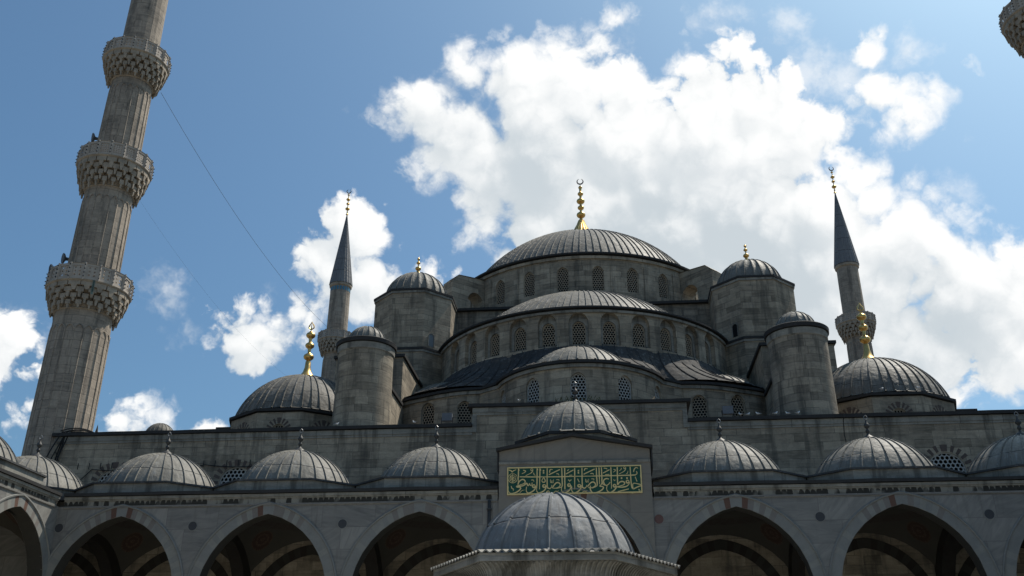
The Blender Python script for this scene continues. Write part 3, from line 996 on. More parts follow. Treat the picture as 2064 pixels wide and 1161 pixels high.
hall_o = hall.build('hall_wall', 'stone', mosque)
for x in (-24.2, -17.6, 17.6, 24.2):
    put_window('porch', hall_o, (x, 6.8, 11.3), 0)
for bx in ((-27.95, -5.42, 6.60, 7.4, 15.43, 15.60), (5.52, 27.95, 6.60, 7.4, 15.43, 15.60), (-5.62, 5.72, 6.60, 9.2, 16.45, 16.62), (-27.95, -27.5, 7.4, 59.2, 15.40, 15.60), (27.5, 27.95, 7.4, 59.2, 15.40, 15.60)):
    cop = MB()
    if bx[1] - bx[0] > 2:
        cop.wavy_run(lambda u, z, d: (u, d, z), bx[0], bx[1], [(bx[2], bx[4]), (bx[2], bx[5]), (bx[3], bx[5] + 0.02), (bx[3], bx[4])], seed=int(bx[0] * 10))
    else:
        cop.box(*bx)
    cop.build('coping', 'coping', hall_o)
for x0, x1, dz in ((-27.8, -5.4, 0), (5.5, 27.8, 0), (-5.4, 5.5, 1.02)):
    tr = MB()
    tr.box(x0, x1, 6.72, 6.797, 15.14 + dz, 15.405 + dz)
    tr.box(x0, x1, 6.76, 6.797, 15.02 + dz, 15.138 + dz)
    if dz:
        tr.box(-5.4, -5.18, 6.74, 6.797, 15.14, 16.037)
        tr.box(5.28, 5.5, 6.74, 6.797, 15.14, 16.037)
    tr.build('cornice', 'trim', hall_o)
rf = MB()
rf.face([(-27.5, 7.4, 15.5), (27.5, 7.4, 15.5), (27.5, 59, 15.5), (-27.5, 59, 15.5)], [(-27.5, 7), (27.5, 7), (27.5, 59), (-27.5, 59)])
rf.build('roof', 'lead_dark', mosque)
for s in (-1, 1):
    blk = MB()
    bc = MB()
    x0, x1 = sorted((s * 14.95, s * 23.8))
    blk.box(x0, x1, 18.3, 50, 15.45, 18.95)
    bc.box(x0 - 0.15, x1 + 0.15, 18.1, 50.2, 18.96, 19.16)
    b_ = blk.build('aisle_block', 'stone', mosque)
    bc.build('coping', 'coping', b_)

# ---- main dome block
base = MB()
base.box(-12, 12, 23.4, 44.6, 15.45, 29.02)
base_o = base.build('dome_base', 'stone_dark', mosque)
bc = MB()
bc.box(-12.1, 12.1, 23.15, 44.8, 29.05, 29.24)
bc.build('coping', 'coping', base_o)
drum = MB()
RD = 10.8
rm = ring_map(0, 34, RD)
wa = [(-88 + 0) for _ in ()]
angs = [13.846 * (k + 0.5) for k in range(-8, 8)]
wall_open(drum, rm, -pi * RD, pi * RD, 29.33, 33.12, [(radians(a) * RD, 0.90, 30.32, 31.74, 0.58) for a in angs], 0.9, 0, 0.5, smooth=True)
drum_o = drum.build('main_drum', 'stone', mosque, recalc=False)
for a in angs:
    if abs(a) < 100:
        put_window('drum', drum_o, (RD * sin(radians(a)), 34 - RD * cos(radians(a)), 30.32), a)
tr = MB()
ring_strip(tr, 0, 34, RD - 0.02, RD + 0.14, 32.86, 33.13, n=120)
for a in angs:
    A = radians(a + 6.92)
    # shallow lesenes between the windows
    wall_open(tr, ring_map(0, 34, RD + 0.05), A * RD - 0.36, A * RD + 0.36, 29.33, 32.6, [], 0.4, 0, 0.05)
tr.build('cornice', 'stone', drum_o)
bc = MB()
ring_strip(bc, 0, 34, RD - 0.1, RD + 0.30, 33.18, 33.37, n=120)
bc.lathe([(RD + 0.25, 33.36), (10.0, 33.56)], (0, 34, 0), 120)
bc.build('coping', 'coping', drum_o)
md = lead_dome('main_dome', 'lead_row', mosque, 0, 34, 10.0, 33.55, 6.05, 108, row=1.25, rw=0.045, rh=0.07, sub=2, n=16)
finial('finial', ['gold', 'finial_grey'], md, (0, 34, 0), [(1.05, 39.45), (0.82, 40.3), (0.58, 41.0), (0.36, 41.5), (0.22, 41.95)] + GOLD_BIG[4:], ('crescent', 0.27, 45.72), 20)
fl = MB()
for k in range(16):
    a = 2 * pi * k / 16
    fl.tube([(1.0 * cos(a), 34 + 1.0 * sin(a), 39.6), (0.78 * cos(a), 34 + 0.78 * sin(a), 40.45), (0.58 * cos(a), 34 + 0.58 * sin(a), 41.02), (0.36 * cos(a), 34 + 0.36 * sin(a), 41.52), (0.24 * cos(a), 34 + 0.24 * sin(a), 41.98)], [0.15, 0.13, 0.10, 0.07, 0.03], 5)
fl.build('finial_flutes', 'gold', md)
for s in (-1, 1):
    # flying buttress on the diagonal, pierced by an arch
    fb = MB()
    a = radians(47) * s
    ux, uy = sin(a), -cos(a)
    nx, ny = cos(a), sin(a)
    th = 1.25
    def pm(off, sg):
        return lambda u, v, d: (ux * u + nx * (off - sg * d), 34 + uy * u + ny * (off - sg * d), v)
    for off, sg in ((th / 2, 1), (-th / 2, -1)):
        wall_open(fb, pm(off, sg), 10.6, 13.75, 29.33, 32.1, [(11.62, 1.45, 29.34, 30.75, 0.8)], 1.0, 0, th if sg == 1 else 0.02)
    p = pm(th / 2, 1)
    fb.face([p(13.75, 29.33, 0), p(13.75, 29.33, th), p(13.75, 32.1, th), p(13.75, 32.1, 0)], [(0, 29.33), (th, 29.33), (th, 32.1), (0, 32.1)])
    q0, q1, q2 = (10.6, 32.85), (13.2, 32.6), (13.75, 32.1)
    for d in (0, th):
        fb.face([p(10.6, 32.1, d), p(13.75, 32.1, d), p(13.2, 32.6, d), p(10.6, 32.85, d)], [(10.6, 32.1), (13.75, 32.1), (13.2, 32.6), (10.6, 32.85)])
    fb_o = fb.build('flying_buttress', 'stone', mosque)
    fc = MB()
    fc.face([p(10.6, 32.87, -.06), p(13.22, 32.62, -.06), p(13.22, 32.62, th + .06), p(10.6, 32.87, th + .06)])
    fc.face([p(13.22, 32.62, -.06), p(13.80, 32.10, -.06), p(13.80, 32.10, th + .06), p(13.22, 32.62, th + .06)])
    fc.build('coping', 'lead', fb_o)

# ---- octagonal weight turrets
for s in (-1, 1):
    cx, cy = s * 11.9, 22.2
    oc = MB()
    P8 = poly_pts(cx, cy, 2.98, 8)
    oc.prism(P8, 24.6, 29.08, 0, u0=3.3 * s)
    PB = poly_pts(cx, cy, 3.12, 8)
    oc.prism(PB, 15.45, 24.62, 0)
    oc_o = oc.build('octagonal_turret', 'stone', mosque)
    for PP, z_ in ((P8, 29.1), (PB, 24.64)):
        c_ = MB()
        edge_strip(c_, PP, z_, z_ + 0.15, 0.13)
        c_.build('coping', 'coping', oc_o)
        t_ = MB()
        edge_strip(t_, PP, z_ - 0.17, z_ - 0.008, 0.08)
        t_.build('cornice', 'trim', oc_o)
    # little arched window on the inner front face
    a = -45 * s
    fx, fy = cx + 2.753 * sin(radians(a)), cy - 2.753 * cos(radians(a))
    w_ = MB()
    o1 = arch_outline(0.45 * s, 0.52, 25.05, 25.75, 0.27)
    o2 = arch_outline(0.45 * s, 0.40, 25.05, 25.75, 0.21)
    pmw = plane_map(fx, fy, cos(radians(a)), sin(radians(a)))
    w_.face([pmw(q[0], q[1], -0.006) for q in o2], o2, 0)
    for A, B, C, D in zip(o1, o1[1:], o2[1:], o2):
        w_.face([pmw(*q, -0.05) for q in (A, B, C, D)], None, 1)
        w_.face([pmw(*D, -0.05), pmw(*C, -0.05), pmw(*C, -0.004), pmw(*D, -0.004)], None, 1)
        w_.face([pmw(*A, -0.05), pmw(*B, -0.05), pmw(*B, 0.01), pmw(*A, 0.01)], None, 1)
    w_.build('slit_window', ['blueglass' if s < 0 else 'pane', 'trim'], oc_o)
    od = lead_dome('turret_dome', 'lead', mosque, cx, cy, 2.32, 29.42, 2.15, 24, row=1.1, rw=0.035, rh=0.05, lobes=0.10, sub=4)
    f_ = finial('finial', 'gold', od, (cx, cy, 0), balls(0.36, 31.42, [(32.12, 0.22), (32.58, 0.15), (32.9, 0.11)], 0.07), ('none', 0, 0), 14)
    # stepped buttress between the turret and the stair tower
    bu = MB()
    x0, x1 = sorted((s * 10.72, s * 14.9))
    bu.box(x0, x1, 13.6, 19.8, 15.45, 21.92)
    y0, y1 = sorted((s * 10.64, s * 13.6))
    bu.box(y0, y1, 10.3, 13.57, 15.45, 18.75)
    bu.box(*sorted((s * 10.66, s * 13.6)), 13.62, 19.9, 15.45, 18.75)
    bu_o = bu.build('stepped_buttress', 'stone', mosque)
    c_ = MB()
    c_.box(x0 - 0.12, x1 + 0.12, 13.45, 19.85, 21.94, 22.12)
    c_.build('coping', 'coping', bu_o)
    c_ = MB()
    c_.box(y0 - 0.10, y1 + 0.10, 10.18, 13.44, 18.78, 18.96)
    c_.build('coping', 'coping', bu_o)

# ---- great half dome towards the courtyard
RS = 10.2
sm = ring_map(0, 24, RS)
sd_ = MB()
sang = [10.9 * k for k in range(-5, 6)] + []
wall_open(sd_, sm, -radians(89) * RS, radians(89) * RS, 20.5, 24.74, [(radians(a) * RS, 1.20, 22.45, 23.95, 0.66) for a in sang], 0.9, 0, 0.30, smooth=True)
sd_o = sd_.build('half_dome_drum', 'stone', mosque, recalc=False)
for a in sang:
    put_window('semi', sd_o, (RS * sin(radians(a)), 24 - RS * cos(radians(a)), 22.45), a)
c_ = MB()
ring_strip(c_, 0, 24, RS - 0.1, RS + 0.27, 24.80, 24.96, -90, 90, 80)
c_.lathe([(RS + 0.22, 24.95), (8.9, 25.12)], (0, 24, 0), 80, 0, True, -90, 90)
c_.build('coping', 'coping', sd_o)
t_ = MB()
ring_strip(t_, 0, 24, RS - 0.02, RS + 0.13, 24.55, 24.75, -89, 89, 80)
t_.build('cornice', 'trim', sd_o)
lead_dome('half_dome', 'lead_row', mosque, 0, 24, 8.9, 25.1, 4.45, 54, row=1.2, rw=0.04, rh=0.06, a0=-90, a1=90, sub=2, n=14)

# ---- the three exedrae in front of it
RE, DE = 5.0, 9.5
EX = [(0.0, 0.0, 14.5), (52.0, 7.5, 18.15), (-52.0, -7.5, 18.15)]


def top_z(k, phi):
    if k == 0:
        return 19.66
    s = 1 if k == 1 else -1
    return 19.66 - 0.46 * min(max((s * phi + 30) / 50, 0), 1)


def ex_map(k, r=RE):
    t, cx, cy = EX[k]
    def f(u, v, d):
        phi = u / RE
        if v > 18.95:
            v = 18.95 + (v - 18.95) * (top_z(k, math.degrees(phi)) - 18.95) / (19.66 - 18.95)
        return (cx + (r - d) * sin(phi), cy - (r - d) * cos(phi), v)
    return f


for k, (t, cx, cy) in enumerate(EX):
    ew = MB()
    if k == 0:
        rng, wn = (-70, 70), [-63, -31, 0, 31, 63]
        sill, spr, rise = 17.55, 18.67, 0.52
    else:
        s = 1 if k == 1 else -1
        rng = (-18, 118) if s > 0 else (-118, 18)
        wn = sorted(s * a for a in (-8, 18, 46, 74))
        sill, spr, rise = 17.3, 18.4, 0.52
    wall_open(ew, ex_map(k), radians(rng[0]) * RE, radians(rng[1]) * RE, 15.45, 19.66, [(radians(a) * RE, 0.88, sill, spr, rise) for a in wn], 0.5, 0, 0.45, smooth=True)
    if k == 0:
        # canted panels that lead over into the side bays
        for s in (-1, 1):
            a = (RE * sin(radians(70)) * s, 14.5 - RE * cos(radians(70)))
            b = ((7.5 - RE * sin(radians(18))) * s, 18.15 - RE * cos(radians(18)))
            zt = top_z(1, -18)
            F = [(*a, 15.45), (*b, 15.45), (*b, zt), (*a, 19.66)]
            L = sqrt((a[0] - b[0]) ** 2 + (a[1] - b[1]) ** 2)
            U = [(0, 15.45), (L, 15.45), (L, zt), (0, 19.66)]
            ew.face(F if s > 0 else F[::-1], U if s > 0 else U[::-1])
    ew_o = ew.build('exedra_wall', 'stone', mosque, recalc=False)
    for a in wn:
        put_window('exedra' if k == 0 else 'side', ew_o, (cx + RE * sin(radians(a)), cy - RE * cos(radians(a)), sill), a)
    c_ = MB()
    n = 48
    for mt_, (ri, ro, za, zb) in ((0, (4.9, 5.26, 0.04, 0.19)), (1, (4.98, 5.12, -0.18, 0.015))):
        for i in range(n):
            A, B = (rng[0] + (rng[1] - rng[0]) * i / n), (rng[0] + (rng[1] - rng[0]) * (i + 1) / n)
            def q(a, r, z):
                return (cx + r * sin(radians(a)), cy - r * cos(radians(a)), top_z(k, a) + z)
            for (r0, z0), (r1, z1) in (((ri, za), (ro, za)), ((ro, za), (ro, zb)), ((ro, zb), (ri, zb + 0.03))):
                c_.face([q(A, r0, z0), q(B, r0, z0), q(B, r1, z1), q(A, r1, z1)], None, mt_, False)
        if k == 0:
            for s in (-1, 1):
                def q2(e, r, z):
                    if e == 0:
                        return (r * sin(radians(70)) * s, 14.5 - r * cos(radians(70)), 19.66 + z)
                    return ((7.5 - r * sin(radians(18))) * s, 18.15 - r * cos(radians(18)), top_z(1, -18) + z)
                for (r0, z0), (r1, z1) in (((ri, za), (ro, za)), ((ro, za), (ro, zb)), ((ro, zb), (ri, zb + 0.03))):
                    c_.face([q2(0, r0, z0), q2(1, r0, z0), q2(1, r1, z1), q2(0, r1, z1)], None, mt_, False)
    c_.build('coping', ['coping', 'trim'], ew_o)
lead_dome('exedra_dome', 'lead', mosque, 0, 13.4, 3.35, 20.05, 1.85, 18, row=1.3, rw=0.04, rh=0.055, a0=-92, a1=92, sub=3, n=14)
lead_dome('exedra_dome', 'lead', mosque, 8.3, 17.5, 3.2, 19.6, 1.75, 18, row=1.3, rw=0.04, rh=0.055, a0=-40, a1=144, sub=3, n=14)
lead_dome('exedra_dome', 'lead', mosque, -8.3, 17.5, 3.2, 19.6, 1.75, 18, row=1.3, rw=0.04, rh=0.055, a0=-144, a1=40, sub=3, n=14)
sk = MB()


def rho(t):
    best = 0
    for t0 in (0, 52, -52):
        d = radians(t - t0)
        v = 5.1 ** 2 - (DE * sin(d)) ** 2
        if v > 0:
            best = max(best, DE * cos(d) + sqrt(v))
    return best


def sk_pt(t, f):
    r0, r1 = 10.1, max(rho(t), 11)
    za, zb = 22.52, 19.93 - 0.42 * min(max((abs(t) - 26) / 22, 0), 1)
    r = r0 + (r1 - r0) * f
    return (r * sin(radians(t)), 24 - r * cos(radians(t)), za + (zb - za) * f ** 0.62)


N = 88
for i in range(N):
    A, B = -88 + 176 * i / N, -88 + 176 * (i + 1) / N
    for j in range(6):
        f0, f1 = j / 6, (j + 1) / 6
        sk.face([sk_pt(A, f1), sk_pt(B, f1), sk_pt(B, f0), sk_pt(A, f0)], [(i / 2 + .01, f1 * 2.5), (i / 2 + .49, f1 * 2.5), (i / 2 + .49, f0 * 2.5), (i / 2 + .01, f0 * 2.5)], 0, True)
for i in range(1, 44):
    A = -88 + 4 * i
    pts = [Vector(sk_pt(A, f)) + Vector((0, 0, 0.03)) for f in (0, 0.12, 0.25, 0.45, 0.7, 1)]
    sk.tube(pts, 0.035, 4)
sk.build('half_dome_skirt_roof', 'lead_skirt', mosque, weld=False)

# ---- corner domes
for s in (-1, 1):
    cx, cy = s * 17.0, 14.6
    cd = MB()
    PD = poly_pts(cx, cy, 4.25, 10)
    for k in range(10):
        a, b = PD[k], PD[(k + 1) % 10]
        L = sqrt((a[0] - b[0]) ** 2 + (a[1] - b[1]) ** 2)
        mpk = plane_map(a[0], a[1], (b[0] - a[0]) / L, (b[1] - a[1]) / L)
        vis = k in (0, 1, 2, 8, 9)
        wall_open(cd, (lambda m, o: lambda u, v, d: m(u - o, v, d))(mpk, k * L), k * L, (k + 1) * L, 15.45, 17.68, [(k * L + L / 2, 0.80, 15.85, 16.6, 0.42)] if vis else [], None, 0, 0.3)
    cd_o = cd.build('corner_drum', 'stone', mosque)
    for k in (0, 1, 2, 8, 9):
        a, b = PD[k], PD[(k + 1) % 10]
        L = sqrt((a[0] - b[0]) ** 2 + (a[1] - b[1]) ** 2)
        put_window('corner', cd_o, ((a[0] + b[0]) / 2, (a[1] + b[1]) / 2, 15.85), 36 * k)
    c_ = MB()
    edge_strip(c_, PD, 17.74, 17.89, 0.15)
    c_.build('coping', 'coping', cd_o)
    dm = lead_dome('corner_dome', 'lead_row', mosque, cx, cy, 4.0, 18.02, 3.05, 44, row=1.2, rw=0.04, rh=0.06, sub=2)
    finial('finial', 'gold', dm, (cx, cy, 0), [(0.62, 20.7), (0.55, 21.1), (0.42, 21.28), (0.27, 21.5), (0.19, 21.8), (0.165, 22.2)] + balls(0.50, 20.96, [(22.52, 0.33), (23.28, 0.29), (23.98, 0.30)], 0.15)[4:], ('leaf', 0.17, 24.35), 16)

# ---- round stair towers
for s in (-1, 1):
    cx, cy = s * 11.9, 9.3
    ct = MB()
    ct.lathe([(1.60, 15.45), (1.56, 18.0), (1.54, 20.6)], (cx, cy, 0), 48)
    ct_o = ct.build('stair_tower', 'stone_dark' if s > 0 else 'stone', mosque)
    t_ = MB()
    t_.lathe([(1.53, 20.34), (1.60, 20.40), (1.62, 20.74), (1.5, 20.76)], (cx, cy, 0), 48)
    t_.build('cornice', 'trim', ct_o)
    c_ = MB()
    c_.lathe([(1.5, 20.77), (1.70, 20.79), (1.72, 21.0), (1.66, 21.05), (1.10, 21.24)], (cx, cy, 0), 48, 0, False)
    c_.build('coping', 'coping', ct_o)
    lead_dome('tower_dome', 'lead', mosque, cx, cy, 1.10, 21.22, 0.95, 18, row=0.9, rw=0.03, rh=0.035, sub=3, lobes=0.04, n=12)

# ---- small roof dome and vent beside the left minaret
rd = MB()
rd.lathe([(0.95, 15.45), (0.95, 17.45), (0.8, 17.5)], (-25.65, 14, 0), 24)
rd_o = rd.build('roof_lantern', 'stone', mosque)
lead_dome('lantern_dome', 'lead_row', rd_o, -25.65, 14, 0.86, 17.5, 0.72, 20, row=0.8, rw=0.02, rh=0.025, sub=2, n=10)
vt = MB()
vt.lathe([(0.16, 15.45), (0.12, 16.3), (0.0, 16.95)], (-27.2, 9.6, 0), 8)
vt.build('roof_vent', 'finial_grey', mosque)

# ================================================================== courtyard arcade in front of the mosque
portico = thing('arcade', 'marble courtyard arcade with pointed arches and ribbed lead domes along the mosque front', 'arcade')
BAY = 6.6
AW, AS, AH = 5.6, 6.4, 3.4


def pick_v(sd, i, h):
    if i == h - 1:
        return 1
    if i == h - 2:
        return 3 if random.random() < 0.75 else 2
    if i > h * 0.62:
        return 0 if i % 2 else random.choice((2, 2, 1))
    return random.choice((0, 1, 1, 1, 1, 0))


def arch_parts(parent, mp, uc, spring, h, w_=AW, t=0.42, nv=42):
    ar = MB()
    arch_ring(ar, mp, uc, w_, spring, h, t, nv, 0.018, pick_v, 0.10)
    ar.build('arch_voussoirs', MT['vous'], parent, weld=False)
    hd = MB()
    for sd in (-1, 1):
        pts = []
        for i in range(15):
            x, z = arch_pt(sd, i / 14, w_, h, t + 0.05)
            pts.append(mp(uc + x, spring + z, -0.03))
        hd.tube(pts, 0.05, 5)
    hd.build('hood_moulding', 'vous_rim', parent)


def column(parent, x, y, ztop=6.0):
    c = MB()
    c.lathe([(0.52, 0.0), (0.52, 0.16), (0.44, 0.22), (0.42, 0.34), (0.33, 0.42), (0.31, 2.6), (0.285, 4.75)], (x, y, 0), 24)
    c_o = c.build('column', 'marble', parent)
    k = MB()
    k.lathe([(0.285, 4.75), (0.33, 4.78), (0.33, 4.86), (0.29, 4.9), (0.34, 5.1), (0.42, 5.3), (0.50, 5.5), (0.55, 5.6)], (x, y, 0), 16, 0, False)
    k.box(x - 0.52, x + 0.52, y - 0.42, y + 0.42, 5.6, ztop)
    k.build('capital', 'carved', c_o)


def roundel(parent, mp, u, z, mat, r=0.19):
    d = MB()
    P = [(u + r * cos(2 * pi * k / 28), z + r * sin(2 * pi * k / 28)) for k in range(28)]
    Q = [(u + (r + 0.025) * cos(2 * pi * k / 28), z + (r + 0.025) * sin(2 * pi * k / 28)) for k in range(28)]
    d.face([mp(*p, -0.012) for p in P], P, 0)
    for k in range(28):
        j = (k + 1) % 28
        d.face([mp(*P[k], -0.02), mp(*P[j], -0.02), mp(*Q[j], -0.02), mp(*Q[k], -0.02)], None, 1)
        d.face([mp(*Q[k], -0.02), mp(*Q[j], -0.02), mp(*Q[j], 0.01), mp(*Q[k], 0.01)], None, 1)
        d.face([mp(*P[k], -0.02), mp(*P[j], -0.02), mp(*P[j], -0.011), mp(*P[k], -0.011)], None, 1)
    d.build('roundel', [mat, 'vous_rim'], parent, weld=False)


MT['vous_rim'] = MT['vous'][1]


def cornice_run(parent, mp, u0, u1, ends=(0, 0)):
    """mouldy frieze, stone cornice and lead gutter edge along an arcade wall; mp(u, v, d)"""
    def slab(mb, v0, v1, d0, d1, a=u0, b=u1):
        A = [mp(a, v0, d0), mp(b, v0, d0), mp(b, v1, d0), mp(a, v1, d0)]
        B = [mp(a, v0, d1), mp(b, v0, d1), mp(b, v1, d1), mp(a, v1, d1)]
        L = [(a, v0 - 10.2), (b, v0 - 10.2), (b, v1 - 10.2), (a, v1 - 10.2)]
        mb.face(A, L)
        for i in range(4):
            j = (i + 1) % 4
            mb.face([A[i], A[j], B[j], B[i]], [L[i], L[j], L[j], L[i]])
        mb.face(B[::-1], L[::-1])
    f = MB()
    slab(f, 10.245, 10.52, -0.035, 0.2)
    f.build('frieze', 'frieze', parent)
    t = MB()
    m2 = MB()
    slab(m2, 10.17, 10.242, -0.06, 0.2)
    m2.build('string_course', 'marble', parent)
    slab(t, 10.523, 10.64, -0.13, 0.2)
    slab(t, 10.46, 10.521, -0.08, 0.1)
    t.build('cornice', 'trim', parent)
    e = MB()
    e.wavy_run(lambda u, z, d: mp(u, z, d), u0 - ends[0], u1 + ends[1], [(-0.21, 10.67), (-0.21, 10.80), (0.35, 10.83), (0.35, 10.67)], amp=0.013, seed=int(u0 * 7))
    e.build('gutter_edge', 'coping', parent)


def porch_finial(parent, x, y, z):
    finial('finial', ['finial_grey', 'finial_tip'], parent, (x, y, z), [(0.34, -0.06), (0.29, 0.07), (0.18, 0.16), (0.07, 0.24), (0.05, 0.30), (0.085, 0.36), (0.095, 0.40), (0.08, 0.45), (0.045, 0.50), (0.06, 0.54), (0.125, 0.61), (0.135, 0.66), (0.10, 0.73), (0.055, 0.81), (0.035, 0.88), (0.03, 0.95), (0.0, 0.98)], ('loop', 0.085, 0.93), 12)


def porch_dome(parent, cx, cy, seed=0):
    """chamfered square base and ribbed lead dome of one bay"""
    k = 1.6
    H = 3.27
    P = [(cx - H + k, cy - H + .25), (cx + H - k, cy - H + .25), (cx + H, cy - H + k), (cx + H, cy + H - k), (cx + H - k, cy + H - .25), (cx - H + k, cy + H - .25), (cx - H, cy + H - k), (cx - H, cy - H + k)]
    b = MB()
    b.prism(P, 10.80, 11.30)
    b_o = b.build('dome_base', 'trim', parent)
    c = MB()
    edge_strip(c, P, 11.303, 11.38, 0.10)
    c.build('lead_lip', 'lead_dark', b_o)
    d = lead_dome('dome', 'lead', parent, cx, cy, 2.70, 11.42, 1.92, 30, row=1.22, rw=0.035, rh=0.05, sub=4, flare=0.16, n=20)
    porch_finial(d, cx, cy, 13.36)
    return d


aw = MB()
front = plane_map(0, 0, 1, 0)
ops = [(BAY * i, AW, 6.0, AS, AH) for i in (-3, -2, -1)]
wall_open(aw, front, -22.75, -3.22, 6.0, 10.25, ops, 1.5, 0, 0.7, 1)
ops = [(BAY * i, AW, 6.0, AS, AH) for i in (1, 2, 3)]
wall_open(aw, front, 3.2, 22.75, 6.0, 10.25, ops, 1.5, 0, 0.7, 1)
back = plane_map(0, 0.7, 1, 0)
for a, b, r in ((-26, -3.25, (-3, -2, -1)), (3.25, 26, (1, 2, 3))):
    wall_open(aw, back, a, b, 6.0, 10.8, [(BAY * i, AW, 6.0, AS, AH) for i in r], 1.5, 0, -0.02)
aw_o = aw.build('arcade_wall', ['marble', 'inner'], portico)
for i in (-3, -2, -1, 1, 2, 3):
    arch_parts(portico, front, BAY * i, AS, AH)
for u, mt in ((-22.55, 'roundel_dark'), (-16.5, 'roundel_dark'), (-9.9, 'roundel_dark'), (3.42, 'roundel_red'), (9.9, 'roundel_dark'), (16.5, 'roundel_dark'), (22.55, 'roundel_dark')):
    roundel(portico, front, u, 9.33, mt)
cornice_run(portico, front, -22.50, -3.27)
cornice_run(portico, front, 3.27, 22.50)
for i in range(-4, 4):
    column(portico, BAY * (i + 0.5), 0.35)
# portal bay with its low gable
PY = -0.12
pmap = plane_map(0, PY, 1, 0)
po = MB()
wall_open(po, pmap, -3.22, 3.2, 6.0, 11.78, [(0, AW, 6.0, 6.75, AH)], 2.0, 0, 0.8, 1)
GA = [(-3.22, 11.78), (3.2, 11.78), (3.2, 12.28), (-0.08, 12.86), (-3.22, 12.28)]
po.face([pmap(*q, 0.04) for q in GA], GA)
for x in (-3.22, 3.2):
    po.face([(x, PY, 6.0), (x, 4.0, 6.0), (x, 4.0, 12.28), (x, PY, 12.28)], [(PY, 6), (4, 6), (4, 12.28), (PY, 12.28)])
po_o = po.build('portal_wall', ['portal', 'inner'], portico)
t_ = MB()
t_.box(-3.22, 3.2, PY - 0.05, PY + 0.039, 11.70, 11.80)
t_.build('cornice', 'trim', po_o)
c_ = MB()
for (xa, za), (xb, zb) in (((-3.34, 12.27), (-0.08, 12.87)), ((-0.08, 12.87), (3.32, 12.27))):
    A = [(xa, PY - 0.16, za), (xb, PY - 0.16, zb), (xb, PY - 0.16, zb + 0.13), (xa, PY - 0.16, za + 0.13)]
    B = [(x, 4.0, z) for x, y, z in A]
    c_.face(A)
    for i in range(4):
        j = (i + 1) % 4
        c_.face([A[i], A[j], B[j], B[i]])
for x in (-3.30, 3.24):
    c_.box(x, x + 0.06, PY - 0.06, 1.5, 11.45, 12.28)
c_.build('coping', 'coping', po_o)
arch_parts(portico, pmap, 0, 6.75, AH)
pd = MB()
P8 = poly_pts(0, 3.3, 2.92, 8)
pd.prism(P8, 10.8, 13.2)
pd_o = pd.build('dome_base', 'stone', portico)
c_ = MB()
edge_strip(c_, P8, 13.203, 13.34, 0.08)
c_.build('lead_lip', 'coping', pd_o)
cdm = lead_dome('portal_dome', 'lead', portico, 0, 3.3, 2.66, 13.42, 1.95, 30, row=1.2, rw=0.035, rh=0.05, sub=4, flare=0.12, n=20)
porch_finial(cdm, 0, 3.3, 15.36)
for i in (-4, -3, -2, -1, 1, 2, 3, 4):
    porch_dome(portico, BAY * i, 3.3)
rf = MB()
rf.box(-29.4, 29.4, 0.3, 6.5, 10.62, 10.79)
rf.build('roof', 'lead_dark', portico)
# vaults, transverse arches and blind arches under the roof
for i in range(-4, 5):
    va = MB()
    xs = [-3.3 + 6.6 * k / 14 for k in range(15)]
    ys = [-2.95 + 5.9 * k / 14 for k in range(15)]
    R = 4.75
    va.quad_grid(lambda x, y: (x, y, 6.1 + sqrt(R * R - x * x - y * y) + (0.45 if False else 0)), xs, ys, 0, True)
    va.build('vault', 'vault', portico, (BAY * i, 3.72, 0))
    bl = MB()
    arch_ring(bl, plane_map(0, 6.8, 1, 0), BAY * i, 5.1, 6.3, 2.85, 0.48, 30, 0.05, lambda sd, k, h: (k % 2), 0.02)
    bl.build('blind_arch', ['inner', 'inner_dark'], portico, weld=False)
for i in range(-4, 4):
    x = BAY * (i + 0.5)
    ta = MB()
    for off, sg in ((-0.3, 1), (0.3, -1)):
        mpx = (lambda o, q: lambda u, v, d: (x + o + q * d, u, v))(off, sg)
        wall_open(ta, mpx, 0.7, 6.8, 6.0, 10.6, [(3.75, 5.2, 6.0, 6.4, 3.0)], 1.5, 0, 0.3)
    ta.build('transverse_arch', 'inner_dark', portico)


